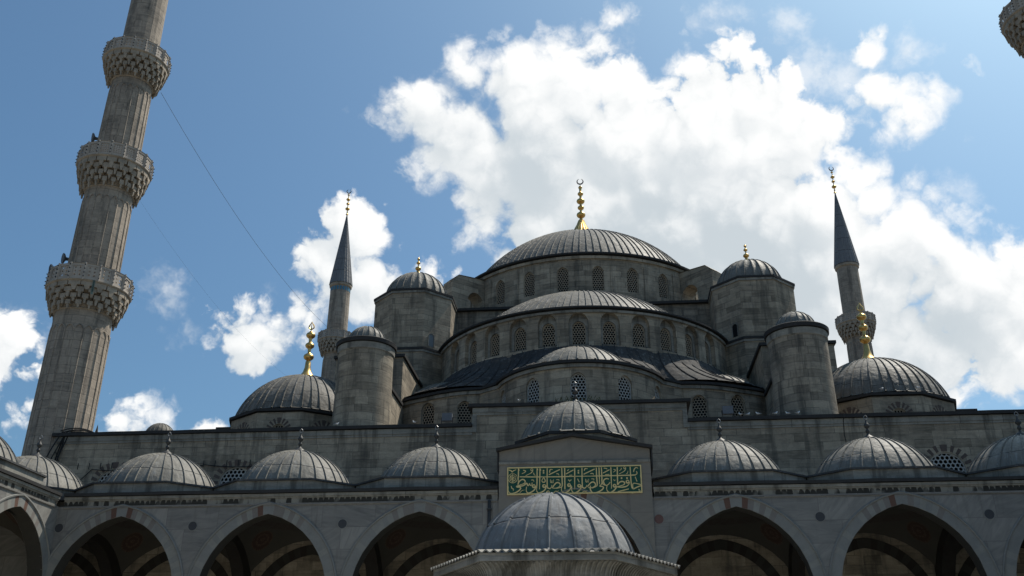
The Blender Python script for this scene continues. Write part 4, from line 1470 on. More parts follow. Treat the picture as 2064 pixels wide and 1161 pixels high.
# ================================================================== arcades along the two sides of the courtyard
def side_arcade(s, nb):
    root = thing('side_arcade', 'sunlit marble arcade receding along the left edge of the courtyard' if s < 0 else 'courtyard arcade along the right side of the paving', 'arcade')
    X = s * 22.75
    if s < 0:
        mp = lambda u, v, d: (X - d, u, v)
        mpb = lambda u, v, d: (X - 0.7 - d, u, v)
    else:
        mp = lambda u, v, d: (X + d, u, v)
        mpb = lambda u, v, d: (X + 0.7 + d, u, v)
    cen = [-2.8 - 6.3 * k for k in range(nb)][::-1]
    y0 = 0.0 - 6.3 * nb
    w_ = MB()
    ops = [(c, 5.4, 6.0, AS, 3.3) for c in cen]
    wall_open(w_, mp, y0, 0.0, 6.0, 10.25, ops, 1.5, 0, 0.7, 1)
    wall_open(w_, mpb, y0, 0.7, 6.0, 10.6, ops, 1.5, 0, -0.02)
    w_.build('arcade_wall', ['marble', 'inner'], root)
    for c in cen:
        arch_parts(root, mp, c, AS, 3.3, 5.4)
    cornice_run(root, mp, y0, -0.27)
    for c in cen:
        porch_dome(root, s * 26.3, c)
        va = MB()
        xs = [-3.3 + 6.6 * k / 12 for k in range(13)]
        va.quad_grid(lambda x, y: (x, y, 6.1 + sqrt(4.75 ** 2 - x * x - y * y)), xs, [-3.1 + 6.2 * k / 12 for k in range(13)], 0, True)
        va.build('vault', 'vault', root, (s * 26.6, c, 0))
        ta = MB()
        for off, sg in ((-0.3, 1), (0.3, -1)):
            mpx = (lambda o, q, yy: lambda u, v, d: (s * u, yy + o + q * d, v))(off, sg, c + 3.15 - 6.3)
            wall_open(ta, mpx, 23.45, 29.6, 6.0, 10.6, [(26.5, 5.2, 6.0, 6.4, 3.0)], 1.5, 0, 0.3)
        ta.build('transverse_arch', 'inner_dark', root)
        column(root, s * 23.1, c - 3.15)
    bw_ = MB()
    bw_.box(*sorted((s * 29.7, s * 30.5)), y0, 6.8, 0, 10.6)
    bw_.build('outer_wall', 'stone', root)
    rf = MB()
    rf.box(*sorted((s * 23.2, s * 30.3)), y0, -0.2, 10.62, 10.79)
    rf.build('roof', 'lead_dark', root)


side_arcade(-1, 4)
side_arcade(1, 3)

# ================================================================== inscription panel over the portal arch
sign = thing('inscription_panel', 'green panel with gold arabic calligraphy over the portal arch', 'sign', (0, -0.12, 0))
x0, x1, z0, z1 = -2.86, 2.80, 10.395, 11.565
b = MB()
b.box(x0 + 0.05, x1 - 0.05, -0.06, -0.003, z0 + 0.05, z1 - 0.05)
b.build('board', 'green', sign)
f = MB()
f.box(x0, x1, -0.085, -0.003, z1 - 0.048, z1)
f.box(x0, x1, -0.085, -0.003, z0, z0 + 0.048)
f.box(x0, x0 + 0.048, -0.084, -0.003, z0 + 0.048, z1 - 0.048)
f.box(x1 - 0.048, x1, -0.084, -0.003, z0 + 0.048, z1 - 0.048)
f.build('frame', 'signgold', sign)
SIGN = [(0.04,[(-2.378,11.525),(-2.382,11.195),(-2.387,10.854)]),(0.027,[(-2.344,11.421),(-2.377,11.518)]),(0.037,[(-2.33,11.156),(-1.65,11.137),(-1.011,11.13)]),(0.037,[(-1.22,11.131),(-0.543,11.125),(-0.003,11.131),(0.973,11.123)]),(0.037,[(0.765,11.127),(1.57,11.129),(2.44,11.136),(2.561,11.156),(2.617,11.214),(2.588,11.296)]),(0.042,[(-2.398,10.813),(-2.371,10.922),(-2.275,11.015),(-2.18,11.038),(-2.101,10.978),(-2.106,10.896),(-2.18,10.85),(-2.33,10.798),(-2.465,10.76)]),(0.042,[(-2.465,10.76),(-2.303,10.755),(-2.14,10.795),(-2.031,10.875),(-1.99,10.781),(-1.936,10.798),(-1.909,10.859),(-1.869,10.779),(-1.814,10.796),(-1.8,10.897)]),(0.044,[(-2.472,10.754),(-2.425,10.719),(-2.33,10.717),(-2.286,10.669),(-2.33,10.595),(-2.465,10.503),(-2.654,10.452),(-2.763,10.488),(-2.815,10.59),(-2.808,10.753)]),(0.047,[(-1.67,10.746),(-1.681,10.712),(-1.709,10.692),(-1.744,10.693),(-1.773,10.714),(-1.783,10.748),(-1.772,10.781),(-1.744,10.801),(-1.709,10.801),(-1.68,10.779),(-1.67,10.746)]),(0.042,[(-1.652,10.752),(-1.666,10.651),(-1.748,10.551),(-1.897,10.469),(-1.998,10.475),(-2.052,10.577),(-2.034,10.725)]),(0.04,[(-1.586,11.509),(-1.598,10.785),(-1.652,10.725)]),(0.04,[(-1.463,11.506),(-1.473,11.109),(-1.488,10.607)]),(0.027,[(-1.423,11.403),(-1.46,11.499)]),(0.027,[(-1.546,11.419),(-1.583,11.502)]),(0.047,[(-1.233,10.745),(-1.244,10.711),(-1.273,10.691),(-1.308,10.692),(-1.336,10.713),(-1.346,10.747),(-1.335,10.78),(-1.307,10.8),(-1.272,10.799),(-1.243,10.778),(-1.233,10.745)]),(0.042,[(-1.213,10.744),(-1.234,10.63),(-1.33,10.523),(-1.492,10.456),(-1.579,10.487),(-1.615,10.596),(-1.598,10.717)]),(0.035,[(-1.31,11.12),(-1.244,10.969),(-1.285,10.908),(-1.366,10.917),(-1.382,10.985),(-1.31,11.12)]),(0.054,[(-1.34,11.394),(-1.28,11.393)]),(0.054,[(-1.341,11.305),(-1.281,11.304)]),(0.054,[(0.135,11.365),(0.195,11.363)]),(0.054,[(0.133,11.276),(0.192,11.275)]),(0.04,[(-1.155,11.5),(-1.164,10.75),(-1.118,10.654),(-1.05,10.632),(-0.985,10.692),(-0.965,10.78)]),(0.042,[(-1.225,10.724),(-1.164,10.75)]),(0.03,[(-2.18,11.438),(-2.071,11.395),(-2.125,11.334),(-2.235,11.285)]),(0.025,[(-1.765,11.451),(-1.773,11.425),(-1.795,11.409),(-1.822,11.41),(-1.844,11.426),(-1.852,11.452),(-1.844,11.478),(-1.822,11.494),(-1.795,11.493),(-1.773,11.477),(-1.765,11.451)]),(0.03,[(-1.763,11.457),(-1.784,11.375),(-1.866,11.295),(-2.071,11.2)]),(0.025,[(-1.733,11.319),(-1.71,11.23),(-1.649,11.206)]),(0.037,[(-2.809,11.458),(-2.693,11.421),(-2.645,11.365),(-2.597,11.419),(-2.474,11.461)]),(0.02,[(-2.425,11.093),(-2.463,10.978),(-2.561,10.908),(-2.683,10.91),(-2.783,10.984),(-2.821,11.101),(-2.784,11.217),(-2.685,11.287),(-2.563,11.285),(-2.463,11.211),(-2.425,11.093)]),(0.017,[(-2.493,11.095),(-2.518,11.019),(-2.583,10.973),(-2.663,10.974),(-2.728,11.023),(-2.753,11.099),(-2.728,11.175),(-2.664,11.221),(-2.583,11.22),(-2.518,11.171),(-2.493,11.095)]),(0.017,[(-2.596,11.131),(-2.607,11.095),(-2.638,11.073),(-2.676,11.074),(-2.707,11.097),(-2.719,11.133),(-2.707,11.169),(-2.677,11.191),(-2.639,11.19),(-2.608,11.167),(-2.596,11.131)]),(0.017,[(-2.514,11.047),(-2.525,11.011),(-2.556,10.989),(-2.594,10.99),(-2.625,11.013),(-2.636,11.049),(-2.625,11.085),(-2.594,11.107),(-2.556,11.106),(-2.526,11.083),(-2.514,11.047)]),(0.017,[(-2.74,11.216),(-2.63,11.104),(-2.507,11.197)]),(0.017,[(-2.752,10.997),(-2.616,11.076),(-2.52,10.965)]),(0.017,[(-2.624,11.282),(-2.622,10.913)]),(0.03,[(-2.686,10.764),(-2.653,10.669),(-2.585,10.634),(-2.601,10.566)]),(0.017,[(-2.329,10.46),(-2.235,10.564),(-2.12,10.591)]),(0.022,[(-1.84,11.007),(-1.745,11.005),(-1.719,10.923)]),(0.035,[(-1.074,10.478),(-1.085,10.447),(-1.112,10.428),(-1.145,10.429),(-1.172,10.449),(-1.182,10.48),(-1.171,10.512),(-1.144,10.531),(-1.111,10.53),(-1.084,10.51),(-1.074,10.478)]),(0.042,[(-0.956,10.651),(-0.873,10.771),(-0.777,10.867),(-0.683,10.873),(-0.616,10.804),(-0.645,10.713),(-0.781,10.645),(-0.936,10.648)]),(0.04,[(-0.537,11.501),(-0.533,11.091),(-0.534,10.745),(-0.592,10.678),(-0.781,10.632)]),(0.04,[(-0.414,11.499),(-0.422,10.588)]),(0.032,[(-1.091,11.218),(-0.619,11.434)]),(0.032,[(-0.365,11.238),(-0.044,11.402)]),(0.032,[(0.377,11.21),(0.848,11.426)]),(0.022,[(-1.021,11.018),(-1.02,10.903),(-0.98,10.882),(-0.958,10.976),(-0.95,10.895),(-0.905,10.88),(-0.894,11.016)]),(0.022,[(0.46,11.015),(0.46,10.9),(0.499,10.879),(0.522,10.973),(0.529,10.892),(0.573,10.877),(0.587,11.012)]),(0.047,[(-0.189,10.766),(-0.2,10.734),(-0.227,10.715),(-0.26,10.715),(-0.287,10.736),(-0.296,10.767),(-0.285,10.799),(-0.258,10.818),(-0.225,10.818),(-0.198,10.798),(-0.189,10.766)]),(0.042,[(-0.166,10.758),(-0.175,10.637),(-0.286,10.504),(-0.448,10.44),(-0.538,10.495),(-0.569,10.604),(-0.548,10.711)]),(0.04,[(0.012,11.49),(0.0,11.081),(-0.009,10.58)]),(0.047,[(0.236,10.731),(0.225,10.699),(0.198,10.68),(0.165,10.681),(0.138,10.701),(0.129,10.733),(0.14,10.764),(0.167,10.783),(0.201,10.783),(0.227,10.763),(0.236,10.731)]),(0.042,[(0.256,10.73),(0.254,10.643),(0.171,10.523),(0.008,10.439),(-0.096,10.467),(-0.143,10.569),(-0.123,10.697)]),(0.04,[(0.314,11.498),(0.31,10.736),(0.348,10.641),(0.415,10.626),(0.476,10.679),(0.512,10.753)]),(0.037,[(0.256,10.71),(0.31,10.743)]),(0.042,[(0.523,10.678),(0.62,10.798),(0.717,10.871),(0.81,10.862),(0.861,10.78),(0.832,10.7),(0.696,10.635),(0.549,10.648)]),(0.04,[(0.918,11.486),(0.924,11.063),(0.934,10.765),(0.871,10.679),(0.709,10.618)]),(0.042,[(0.648,10.723),(0.641,10.582),(0.704,10.453),(0.822,10.411),(0.95,10.426)]),(0.042,[(0.737,10.43),(0.877,10.427),(1.066,10.501),(1.187,10.612),(1.152,10.678),(1.033,10.696),(1.104,10.762),(1.139,10.869)]),(0.025,[(-0.282,10.994),(-0.223,10.946),(-0.217,10.888)]),(0.025,[(-0.141,10.991),(-0.216,10.942)]),(0.025,[(0.119,11.027),(0.19,10.88)]),(0.02,[(-0.905,10.448),(-0.81,10.514),(-0.716,10.498),(-0.704,10.552)]),(0.02,[(0.275,10.427),(0.371,10.493),(0.477,10.477),(0.495,10.538)]),(0.032,[(-1.056,11.306),(-1.027,11.436),(-0.925,11.44)]),(0.032,[(0.408,11.359),(0.451,11.451),(0.552,11.438)]),(0.03,[(-0.764,11.256),(-0.69,11.244),(-0.661,11.186)]),(0.03,[(0.66,11.234),(0.768,11.236),(0.796,11.185)]),(0.022,[(-0.775,11.0),(-0.664,10.998),(-0.671,10.941)]),(0.022,[(0.694,11.009),(0.804,11.004),(0.786,10.941)]),(0.022,[(-0.311,11.371),(-0.237,11.43)]),(0.02,[(-0.224,11.18),(-0.103,11.186)]),(0.04,[(1.033,11.497),(1.034,11.129),(1.038,10.77)]),(0.04,[(1.134,11.495),(1.141,11.127),(1.145,10.856),(1.215,10.747),(1.314,10.729)]),(0.04,[(1.431,10.983),(1.338,11.012),(1.246,10.976),(1.2,10.895),(1.236,10.787),(1.303,10.725),(1.395,10.757),(1.479,10.852)]),(0.04,[(1.531,11.487),(1.53,11.051),(1.525,10.58)]),(0.047,[(1.711,10.704),(1.699,10.672),(1.672,10.653),(1.639,10.654),(1.613,10.674),(1.604,10.706),(1.616,10.737),(1.643,10.756),(1.676,10.756),(1.702,10.736),(1.711,10.704)]),(0.042,[(1.73,10.703),(1.709,10.603),(1.598,10.484),(1.463,10.42),(1.371,10.464),(1.322,10.57),(1.343,10.711)]),(0.04,[(1.8,11.495),(1.784,10.736)]),(0.042,[(1.784,10.729),(1.866,10.842),(1.988,10.878),(2.079,10.825),(2.048,10.745),(1.913,10.696),(1.758,10.656)]),(0.04,[(1.758,10.653),(1.95,10.636),(2.138,10.665),(2.248,10.748),(2.282,10.841)]),(0.045,[(2.263,10.865),(2.251,10.832),(2.222,10.812),(2.187,10.812),(2.16,10.833),(2.151,10.867),(2.163,10.9),(2.192,10.92),(2.227,10.919),(2.254,10.898),(2.263,10.865)]),(0.057,[(1.931,11.017),(1.99,11.016)]),(0.057,[(2.158,11.012),(2.216,11.011)]),(0.04,[(2.337,11.498),(2.342,11.104),(2.349,10.847),(2.366,10.658),(2.425,10.561),(2.615,10.64),(2.784,10.702),(2.647,10.758),(2.45,10.791),(2.411,10.684),(2.428,10.563)]),(0.03,[(1.193,11.245),(1.473,11.386)]),(0.025,[(1.635,11.396),(1.717,11.367),(1.685,11.313),(1.616,11.271)]),(0.022,[(2.147,11.454),(2.138,11.43),(2.118,11.416),(2.093,11.416),(2.073,11.432),(2.067,11.456),(2.076,11.48),(2.096,11.494),(2.121,11.494),(2.141,11.478),(2.147,11.454)]),(0.027,[(2.154,11.454),(2.13,11.366),(2.046,11.286),(1.861,11.192)]),(0.022,[(1.96,11.458),(1.964,11.397),(1.873,11.327)]),(0.025,[(2.53,11.062),(2.597,10.862)]),(0.03,[(1.783,10.452),(2.242,10.56)]),(0.022,[(2.628,10.52),(2.678,10.532),(2.658,10.446),(2.733,10.484)]),(0.022,[(1.631,10.975),(1.658,10.914),(1.704,10.953)]),(0.032,[(2.473,11.264),(2.505,11.379),(2.576,11.452),(2.67,11.421)]),(0.042,[(2.776,11.183),(2.762,11.055),(2.806,11.0)]),(0.027,[(1.234,11.455),(1.354,11.436),(1.369,11.392)]),(0.022,[(1.284,11.176),(1.459,11.186)]),(0.02,[(2.162,11.202),(2.217,11.228),(2.242,11.323)]),(0.037,[(2.272,10.406),(2.417,10.392)])]
lt = MB()
lz = 0
for wd, pts in SIGN:
    # smooth each brush stroke and give it the swelling of a reed pen
    P = [Vector((p[0], p[1])) for p in pts]
    if len(P) > 2:
        Q = []
        for i in range(len(P) - 1):
            p0, p1, p2, p3 = P[max(i - 1, 0)], P[i], P[i + 1], P[min(i + 2, len(P) - 1)]
            for j in range(4):
                t = j / 4
                Q.append(0.5 * ((2 * p1) + (p2 - p0) * t + (2 * p0 - 5 * p1 + 4 * p2 - p3) * t * t + (3 * p1 - p0 - 3 * p2 + p3) * t ** 3))
        Q.append(P[-1])
        P = Q
    n = len(P)
    L, Rr = [], []
    for i, p in enumerate(P):
        d = (P[min(i + 1, n - 1)] - P[max(i - 1, 0)])
        d = d.normalized() if d.length > 1e-6 else Vector((1, 0))
        nn = Vector((-d.y, d.x))
        s_ = i / (n - 1)
        h = 1.2 * wd / 2 * (0.62 + 0.38 * sin(pi * min(1, s_ * 1.15 + 0.12)) if n > 2 else 1.0)
        L.append(p + nn * h)
        Rr.append(p - nn * h)
    lz += 1
    yy = -0.0725 - 0.00012 * (lz % 23)
    for i in range(n - 1):
        A, B, C, D = L[i], L[i + 1], Rr[i + 1], Rr[i]
        lt.face([(q.x, yy, q.y) for q in (A, B, C, D)])
        lt.face([(A.x, yy, A.y), (B.x, yy, B.y), (B.x, -0.055, B.y), (A.x, -0.055, A.y)])
        lt.face([(D.x, yy, D.y), (C.x, yy, C.y), (C.x, -0.055, C.y), (D.x, -0.055, D.y)])
lt.build('lettering', 'signgold', sign, weld=False)

# ================================================================== ablution fountain
FX, FY = 0.17, -19.9
fountain = thing('fountain', 'hexagonal marble fountain with scalloped eaves and bluish lead dome in the courtyard', 'fountain')


def hexp(R):
    return poly_pts(FX, FY, R, 6)


fb = MB()
H1, H0 = hexp(2.16), hexp(1.80)
for k in range(6):
    a, b = H1[k], H1[(k + 1) % 6]
    L = sqrt((a[0] - b[0]) ** 2 + (a[1] - b[1]) ** 2)
    m_ = plane_map(a[0], a[1], (b[0] - a[0]) / L, (b[1] - a[1]) / L)
    mk = (lambda m, o: lambda u, v, d: m(u - o, v, d))(m_, k * L)
    wall_open(fb, mk, k * L, (k + 1) * L, 2.4, 4.10, [(k * L + L / 2, 1.55, 2.4, 2.9, 1.08)], None, 0, 0.32)
fb.prism(hexp(1.75), 0, 1.5)
fb_o = fb.build('body', 'fountain_stone', fountain)
for k in range(6):
    c = MB()
    p = hexp(2.02)[k]
    c.lathe([(0.24, 0), (0.24, 0.2), (0.16, 0.3), (0.15, 1.9), (0.2, 2.1), (0.26, 2.4)], (p[0], p[1], 0), 16)
    c.build('column', 'marble', fountain)
ea = MB()
prof = [(2.17, 4.08), (2.18, 4.15), (2.20, 4.23), (2.25, 4.30), (2.33, 4.36), (2.42, 4.395)]
for k in range(6):
    for (ra, za), (rb_, zb) in zip(prof, prof[1:]):
        A, B = hexp(ra), hexp(rb_)
        j = (k + 1) % 6
        ea.face([(*A[k], za), (*A[j], za), (*B[j], zb), (*B[k], zb)], None, 0, True)
    # hanging flutes of the cavetto
    for q in range(24):
        t = (q + 0.5) / 24
        pts = []
        for r_, z_ in prof:
            A = hexp(r_ + 0.012)
            j = (k + 1) % 6
            pts.append((A[k][0] + (A[j][0] - A[k][0]) * t, A[k][1] + (A[j][1] - A[k][1]) * t, z_ - 0.01))
        ea.tube(pts, 0.02, 5, 0)
ea.prism(hexp(2.49), 4.40, 4.545)
ea.build('eaves', 'fountain_stone', fountain)
sc_ = MB()
nw = 17
for k in range(6):
    j = (k + 1) % 6
    O, I = hexp(2.56), hexp(1.78)
    n = nw * 8
    def P(t, f):
        x = O[k][0] + (O[j][0] - O[k][0]) * t
        y = O[k][1] + (O[j][1] - O[k][1]) * t
        xi = I[k][0] + (I[j][0] - I[k][0]) * t
        yi = I[k][1] + (I[j][1] - I[k][1]) * t
        wv = 0.024 * cos(2 * pi * t * nw) * (1 - f)
        return (x + (xi - x) * f, y + (yi - y) * f, 4.575 + wv + 0.13 * f)
    for i in range(n):
        a, b = i / n, (i + 1) / n
        for f0, f1 in ((0, 0.25), (0.25, 1)):
            sc_.face([P(a, f0), P(b, f0), P(b, f1), P(a, f1)], [(k + .1, f0), (k + .1, f0), (k + .1, f1), (k + .1, f1)], 0, True)
        A, B = P(a, 0), P(b, 0)
        sc_.face([(A[0], A[1], A[2] - 0.03), (B[0], B[1], B[2] - 0.03), B, A], [(k + .1, 0)] * 4, 0, True)
sc_.build('scalloped_lead_edge', 'lead', fountain)
fd = lead_dome('dome', 'lead_bright', fountain, FX, FY, 1.66, 4.68, 1.36, 20, row=0.93, rw=0.026, rh=0.036, sub=5, flare=0.10, n=24)

# ================================================================== minarets
def minaret_mesh(root, tiles):
    secs = [(0.0, 22.95, 1.64, 1.57, 20), (24.35, 31.1, 1.43, 1.38, 20), (32.7, 39.3, 1.29, 1.24, 20), (40.8, 47.9, 1.19, 1.14, 20)]
    sh = MB()
    for z0, z1, ra, rb_, n in secs:
        sh.lathe([(ra, z0), (ra + (rb_ - ra) * 0.5, (z0 + z1) / 2), (rb_, z1)], (0, 0, 0), n, 0, False)
    sh.lathe([(2.1, 0), (2.1, 11.6), (1.62, 13.2)], (0, 0, 0), 12, 0, False)
    rb = sh
    for q, (z0, z1, ra, rb_, n) in enumerate(secs):
        if q == 3:
            continue
        ztop = z1 - (1.3 if q == 0 else 0.95)
        zb = max(z0, 13.4)
        for k in range(n):
            a = 2 * pi * k / n
            def at(a, z, o=0.0):
                r = ra + (rb_ - ra) * (z - z0) / (z1 - z0) + o
                return (r * sin(a), -r * cos(a), z)
            rb.tube([at(a, zb), at(a, ztop)], 0.050, 4, 0, True)
            b_ = 2 * pi * (k + 1) / n
            rb.tube([at(a + (b_ - a) * t, ztop + 0.30 * sin(pi * t), 0.0) for t in (0, 0.12, 0.3, 0.5, 0.7, 0.88, 1)], 0.042, 4)
    sh.build('shaft', 'minaret', root)
    # balconies
    for q, (zb, zc, zp, zt, r0, r1) in enumerate(((22.95, 24.35, 24.42, 25.38, 1.57, 2.30), (31.1, 32.7, 32.77, 33.7, 1.38, 2.16), (39.3, 40.8, 40.87, 41.75, 1.24, 2.03))):
        bl = MB()
        bl.lathe([(r0, zb - 0.08), (r0 + 0.08, zb - 0.02), (r0 + 0.02, zb + 0.05), (r0 + (r1 - r0) * 0.10, zb + (zc - zb) * 0.45), (r0 + (r1 - r0) * 0.45, zc - 0.30), (r1 - 0.12, zc - 0.06), (r1, zc), (r1 + 0.04, zc + 0.06), (r1 - 0.05, zc + 0.09), (r0 - 0.3, zc + 0.09)], (0, 0, 0), 40, 0, False)
        tiers = 4
        for t in range(tiers):
            N_ = 20 if q == 0 else 22
            za = zb + (zc - zb) * (t / tiers) * 0.97
            ze = zb + (zc - zb) * ((t + 1) / tiers)
            ri = r0 - 0.05
            ro = r0 + (r1 - r0) * (0.36 + 0.64 * (t + 1) / tiers) - 0.04
            rl = r0 + (r1 - r0) * (0.36 + 0.64 * t / tiers) - 0.12
            for k in range(N_):
                a = 2 * pi * (k + (0.5 if t % 2 else 0)) / N_
                hw = pi / N_ * (0.52, 0.55, 0.66, 0.90)[t]
                def P(r, da, z):
                    return (r * sin(a + da), -r * cos(a + da), z)
                dz = ze - za
                zm = za + dz * random.uniform(0.18, 0.30)
                hw *= random.uniform(0.92, 1.05)
                F = [P(ro, -hw, zm), P(ro, hw, zm), P(ro, hw, ze), P(ro, -hw, ze)]
                B_ = [P(ri, -hw, zm), P(ri, hw, zm), P(ri, hw, ze), P(ri, -hw, ze)]
                bl.face(F)
                for i_ in range(4):
                    j_ = (i_ + 1) % 4
                    bl.face([F[i_], F[j_], B_[j_], B_[i_]])
                # pendant hanging from the bracket
                hp, rp, zd = hw * 0.5, ro - 0.07, za - dz * random.uniform(0.3, 0.8)
                T = [P(rp + 0.05, -hp, zm), P(rp + 0.05, hp, zm), P(rp - 0.10, hp, zm), P(rp - 0.10, -hp, zm)]
                D = [P(rp, -hp * .55, zd), P(rp, hp * .55, zd), P(rp - 0.07, hp * .55, zd), P(rp - 0.07, -hp * .55, zd)]
                for i_ in range(4):
                    j_ = (i_ + 1) % 4
                    bl.face([T[i_], T[j_], D[j_], D[i_]])
                bl.face(D)
        bl_o = bl.build('balcony', 'carved', root)
        # pierced parapet of flat panels
        N_ = 18
        pa = MB()
        hexs = (q == 1)
        for k in range(N_):
            A, B = 2 * pi * k / N_, 2 * pi * (k + 1) / N_
            a0 = Vector((r1 * sin(A), -r1 * cos(A), 0))
            b0 = Vector((r1 * sin(B), -r1 * cos(B), 0))
            u = (b0 - a0)
            L = u.length
            u.normalize()
            nn = Vector((u.y, -u.x, 0))
            nn = nn if nn.dot(a0) > 0 else -nn
            def P(x, z, d=0.0):
                p = a0 + u * x - nn * d
                return (p.x, p.y, z)
            m0, m1 = 0.13, L - 0.13
            zz0, zz1 = zp + 0.16, zt - 0.13
            # frame round the pierced field
            for (xa, xb, za_, zb_) in ((0, L, zp, zz0), (0, L, zz1, zt), (0, m0, zz0, zz1), (m1, L, zz0, zz1)):
                for d in (0, 0.12):
                    pa.face([P(xa, za_, d), P(xb, za_, d), P(xb, zb_, d), P(xa, zb_, d)])
            pa.face([P(0, zt, -0.03), P(L, zt, -0.03), P(L, zt, 0.15), P(0, zt, 0.15)])
            nx_, nz_ = (4, 5) if hexs else (2, 3)
            cw, ch = (m1 - m0) / nx_, (zz1 - zz0) / nz_
            hr = min(cw, ch) * (0.30 if hexs else 0.27)
            for i in range(nx_):
                for j in range(nz_):
                    cx_, cz_ = m0 + cw * (i + .5), zz0 + ch * (j + .5)
                    sq = [(-1, -1), (0, -1), (1, -1), (1, 0), (1, 1), (0, 1), (-1, 1), (-1, 0)]
                    S = [(cx_ + cw / 2 * x_, cz_ + ch / 2 * z_) for x_, z_ in sq]
                    Hh = [(cx_ + hr * cos(-3 * pi / 4 + pi / 4 * m), cz_ + hr * sin(-3 * pi / 4 + pi / 4 * m)) for m in range(8)]
                    for m in range(8):
                        w2 = (m + 1) % 8
                        pa.face([P(*S[m], 0.03), P(*S[w2], 0.03), P(*Hh[w2], 0.03), P(*Hh[m], 0.03)])
                        pa.face([P(*Hh[m], 0.03), P(*Hh[w2], 0.03), P(*Hh[w2], 0.09), P(*Hh[m], 0.09)])
            # posts and the little lamps clipped on them
            pa.tube([(a0.x * 1.008, a0.y * 1.008, zp - 0.05), (a0.x * 1.008, a0.y * 1.008, zt + 0.05)], 0.055, 6, 0, False)
            for j in range(4):
                z_ = zp + 0.05 + (zt - zp) * (j + 0.3) / 4
                pa.tube([(a0.x * 1.01, a0.y * 1.01, z_), (a0.x * 1.055, a0.y * 1.055, z_ + 0.02)], 0.035, 5, 1)
        pa.build('parapet', ['carved_pale', 'lamp'], bl_o, weld=False)
    # spire
    top = MB()
    top.lathe([(1.14, 47.6), (1.28, 47.7), (1.30, 47.95), (1.14, 48.0)], (0, 0, 0), 36, 0, False)
    top.build('spire_cornice', 'carved', root)
    sp = MB()
    n = 24
    for k in range(n):
        A, B = 2 * pi * k / n, 2 * pi * (k + 1) / n
        zs = [47.98, 49.6, 51.2, 52.8, 54.4, 56.0, 57.55]
        for j in range(len(zs) - 1):
            def P(a, z):
                r = 1.34 * (57.75 - z) / (57.75 - 47.98)
                return (r * sin(a), -r * cos(a), z)
            sp.face([P(A, zs[j]), P(B, zs[j]), P(B, zs[j + 1]), P(A, zs[j + 1])], [(k + .01, j), (k + .99, j), (k + .99, j + 1), (k + .01, j + 1)])
        sp.tube([P(A, 47.98), P(A, 57.5)], [0.03, 0.008], 4)
    sp_o = sp.build('spire', 'spire', root)
    finial('finial', ['gold', 'finial_grey'], sp_o, (0, 0, 0), balls(0.16, 57.45, [(58.25, 0.27), (58.95, 0.20), (59.55, 0.24), (60.2, 0.14)], 0.075), ('crescent', 0.26, 60.45), 14)
    if tiles:
        tb = MB()
        for k in range(22):
            A = 2 * pi * k / 22
            w_ = pi / 22 * 0.6
            r = 1.165
            tb.face([(r * sin(A - w_), -r * cos(A - w_), 47.1), (r * sin(A + w_), -r * cos(A + w_), 47.1), (r * sin(A + w_), -r * cos(A + w_), 47.55), (r * sin(A - w_), -r * cos(A - w_), 47.55)])
        tb.build('tile_band', 'tile', root, weld=False)


MX = 28.5
GM = 'minarets at the corners of the mosque'
m1 = thing('minaret', 'near ribbed minaret at the left with three carved balconies in view', 'minaret', (-MX, 8.2, 0), 0.0, GM)
minaret_mesh(m1, False)
m2 = copy_tree(m1)
m2.location = (28.75, 9.0, 0)
m2['label'] = 'minaret showing only a dark balcony corner in the top right corner'
m3 = copy_tree(m1)
m3.location = (MX + 0.4, 58.3, 0)
m3.rotation_euler.z = radians(7)
m3['label'] = 'distant minaret with pointed lead spire rising behind the right corner dome'
m4 = thing('minaret', 'distant minaret with lead spire and blue tile band behind the left stair tower', 'minaret', (-MX - 0.15, 58.3, 0), 0.0, GM)
for ch in list(m1.children):
    copy_tree(ch, m4)
tb = MB()
for k in range(22):
    A = 2 * pi * k / 22
    w_ = pi / 22 * 0.62
    r = 1.165
    tb.face([(r * sin(A - w_), -r * cos(A - w_), 47.05), (r * sin(A + w_), -r * cos(A + w_), 47.05), (r * sin(A + w_), -r * cos(A + w_), 47.52), (r * sin(A - w_), -r * cos(A - w_), 47.52)])
tb.build('tile_band', 'tile', m4, weld=False)
# green copper run on the lowest balcony of the near minaret
cs = MB()
for k, (t, w_) in enumerate(((33, 0.13), (36.5, 0.08))):
    a = radians(t)
    r = 2.77
    cs.box(-w_ / 2, w_ / 2, -0.004, 0.02, 23.55 + 0.12 * k, 24.40)
cs_o = cs.build('copper_stain', 'copper', m1, (2.335 * sin(radians(35)), -2.335 * cos(radians(35)), 0), radians(35))

# ================================================================== loudspeakers on the near minaret
def loudspeaker(label, loc, direction, disc=False):
    o = thing('loudspeaker', label, 'loudspeaker', loc, 0, 'loudspeakers on the minaret')
    o.rotation_euler = Vector(direction).to_track_quat('Z', 'Y').to_euler()
    h = MB()
    if disc:
        h.lathe([(0.02, -0.30), (0.09, -0.26), (0.11, -0.08), (0.30, 0.02), (0.33, 0.10), (0.30, 0.12), (0.05, 0.02), (0.0, 0.03)], (0, 0, 0), 20)
    else:
        h.lathe([(0.0, -0.45), (0.09, -0.44), (0.09, -0.2), (0.06, -0.18), (0.07, 0.0), (0.12, 0.25), (0.22, 0.42), (0.37, 0.55), (0.38, 0.57), (0.33, 0.55), (0.10, 0.2), (0.0, 0.1)], (0, 0, 0), 20)
    h.build('horn', 'horn', o)
    b = MB()
    b.tube([(0, 0, -0.3), (0, -0.25, -0.32), (0, -0.30, -0.6)], 0.035, 5)
    b.build('bracket', 'lamp', o)
    return o


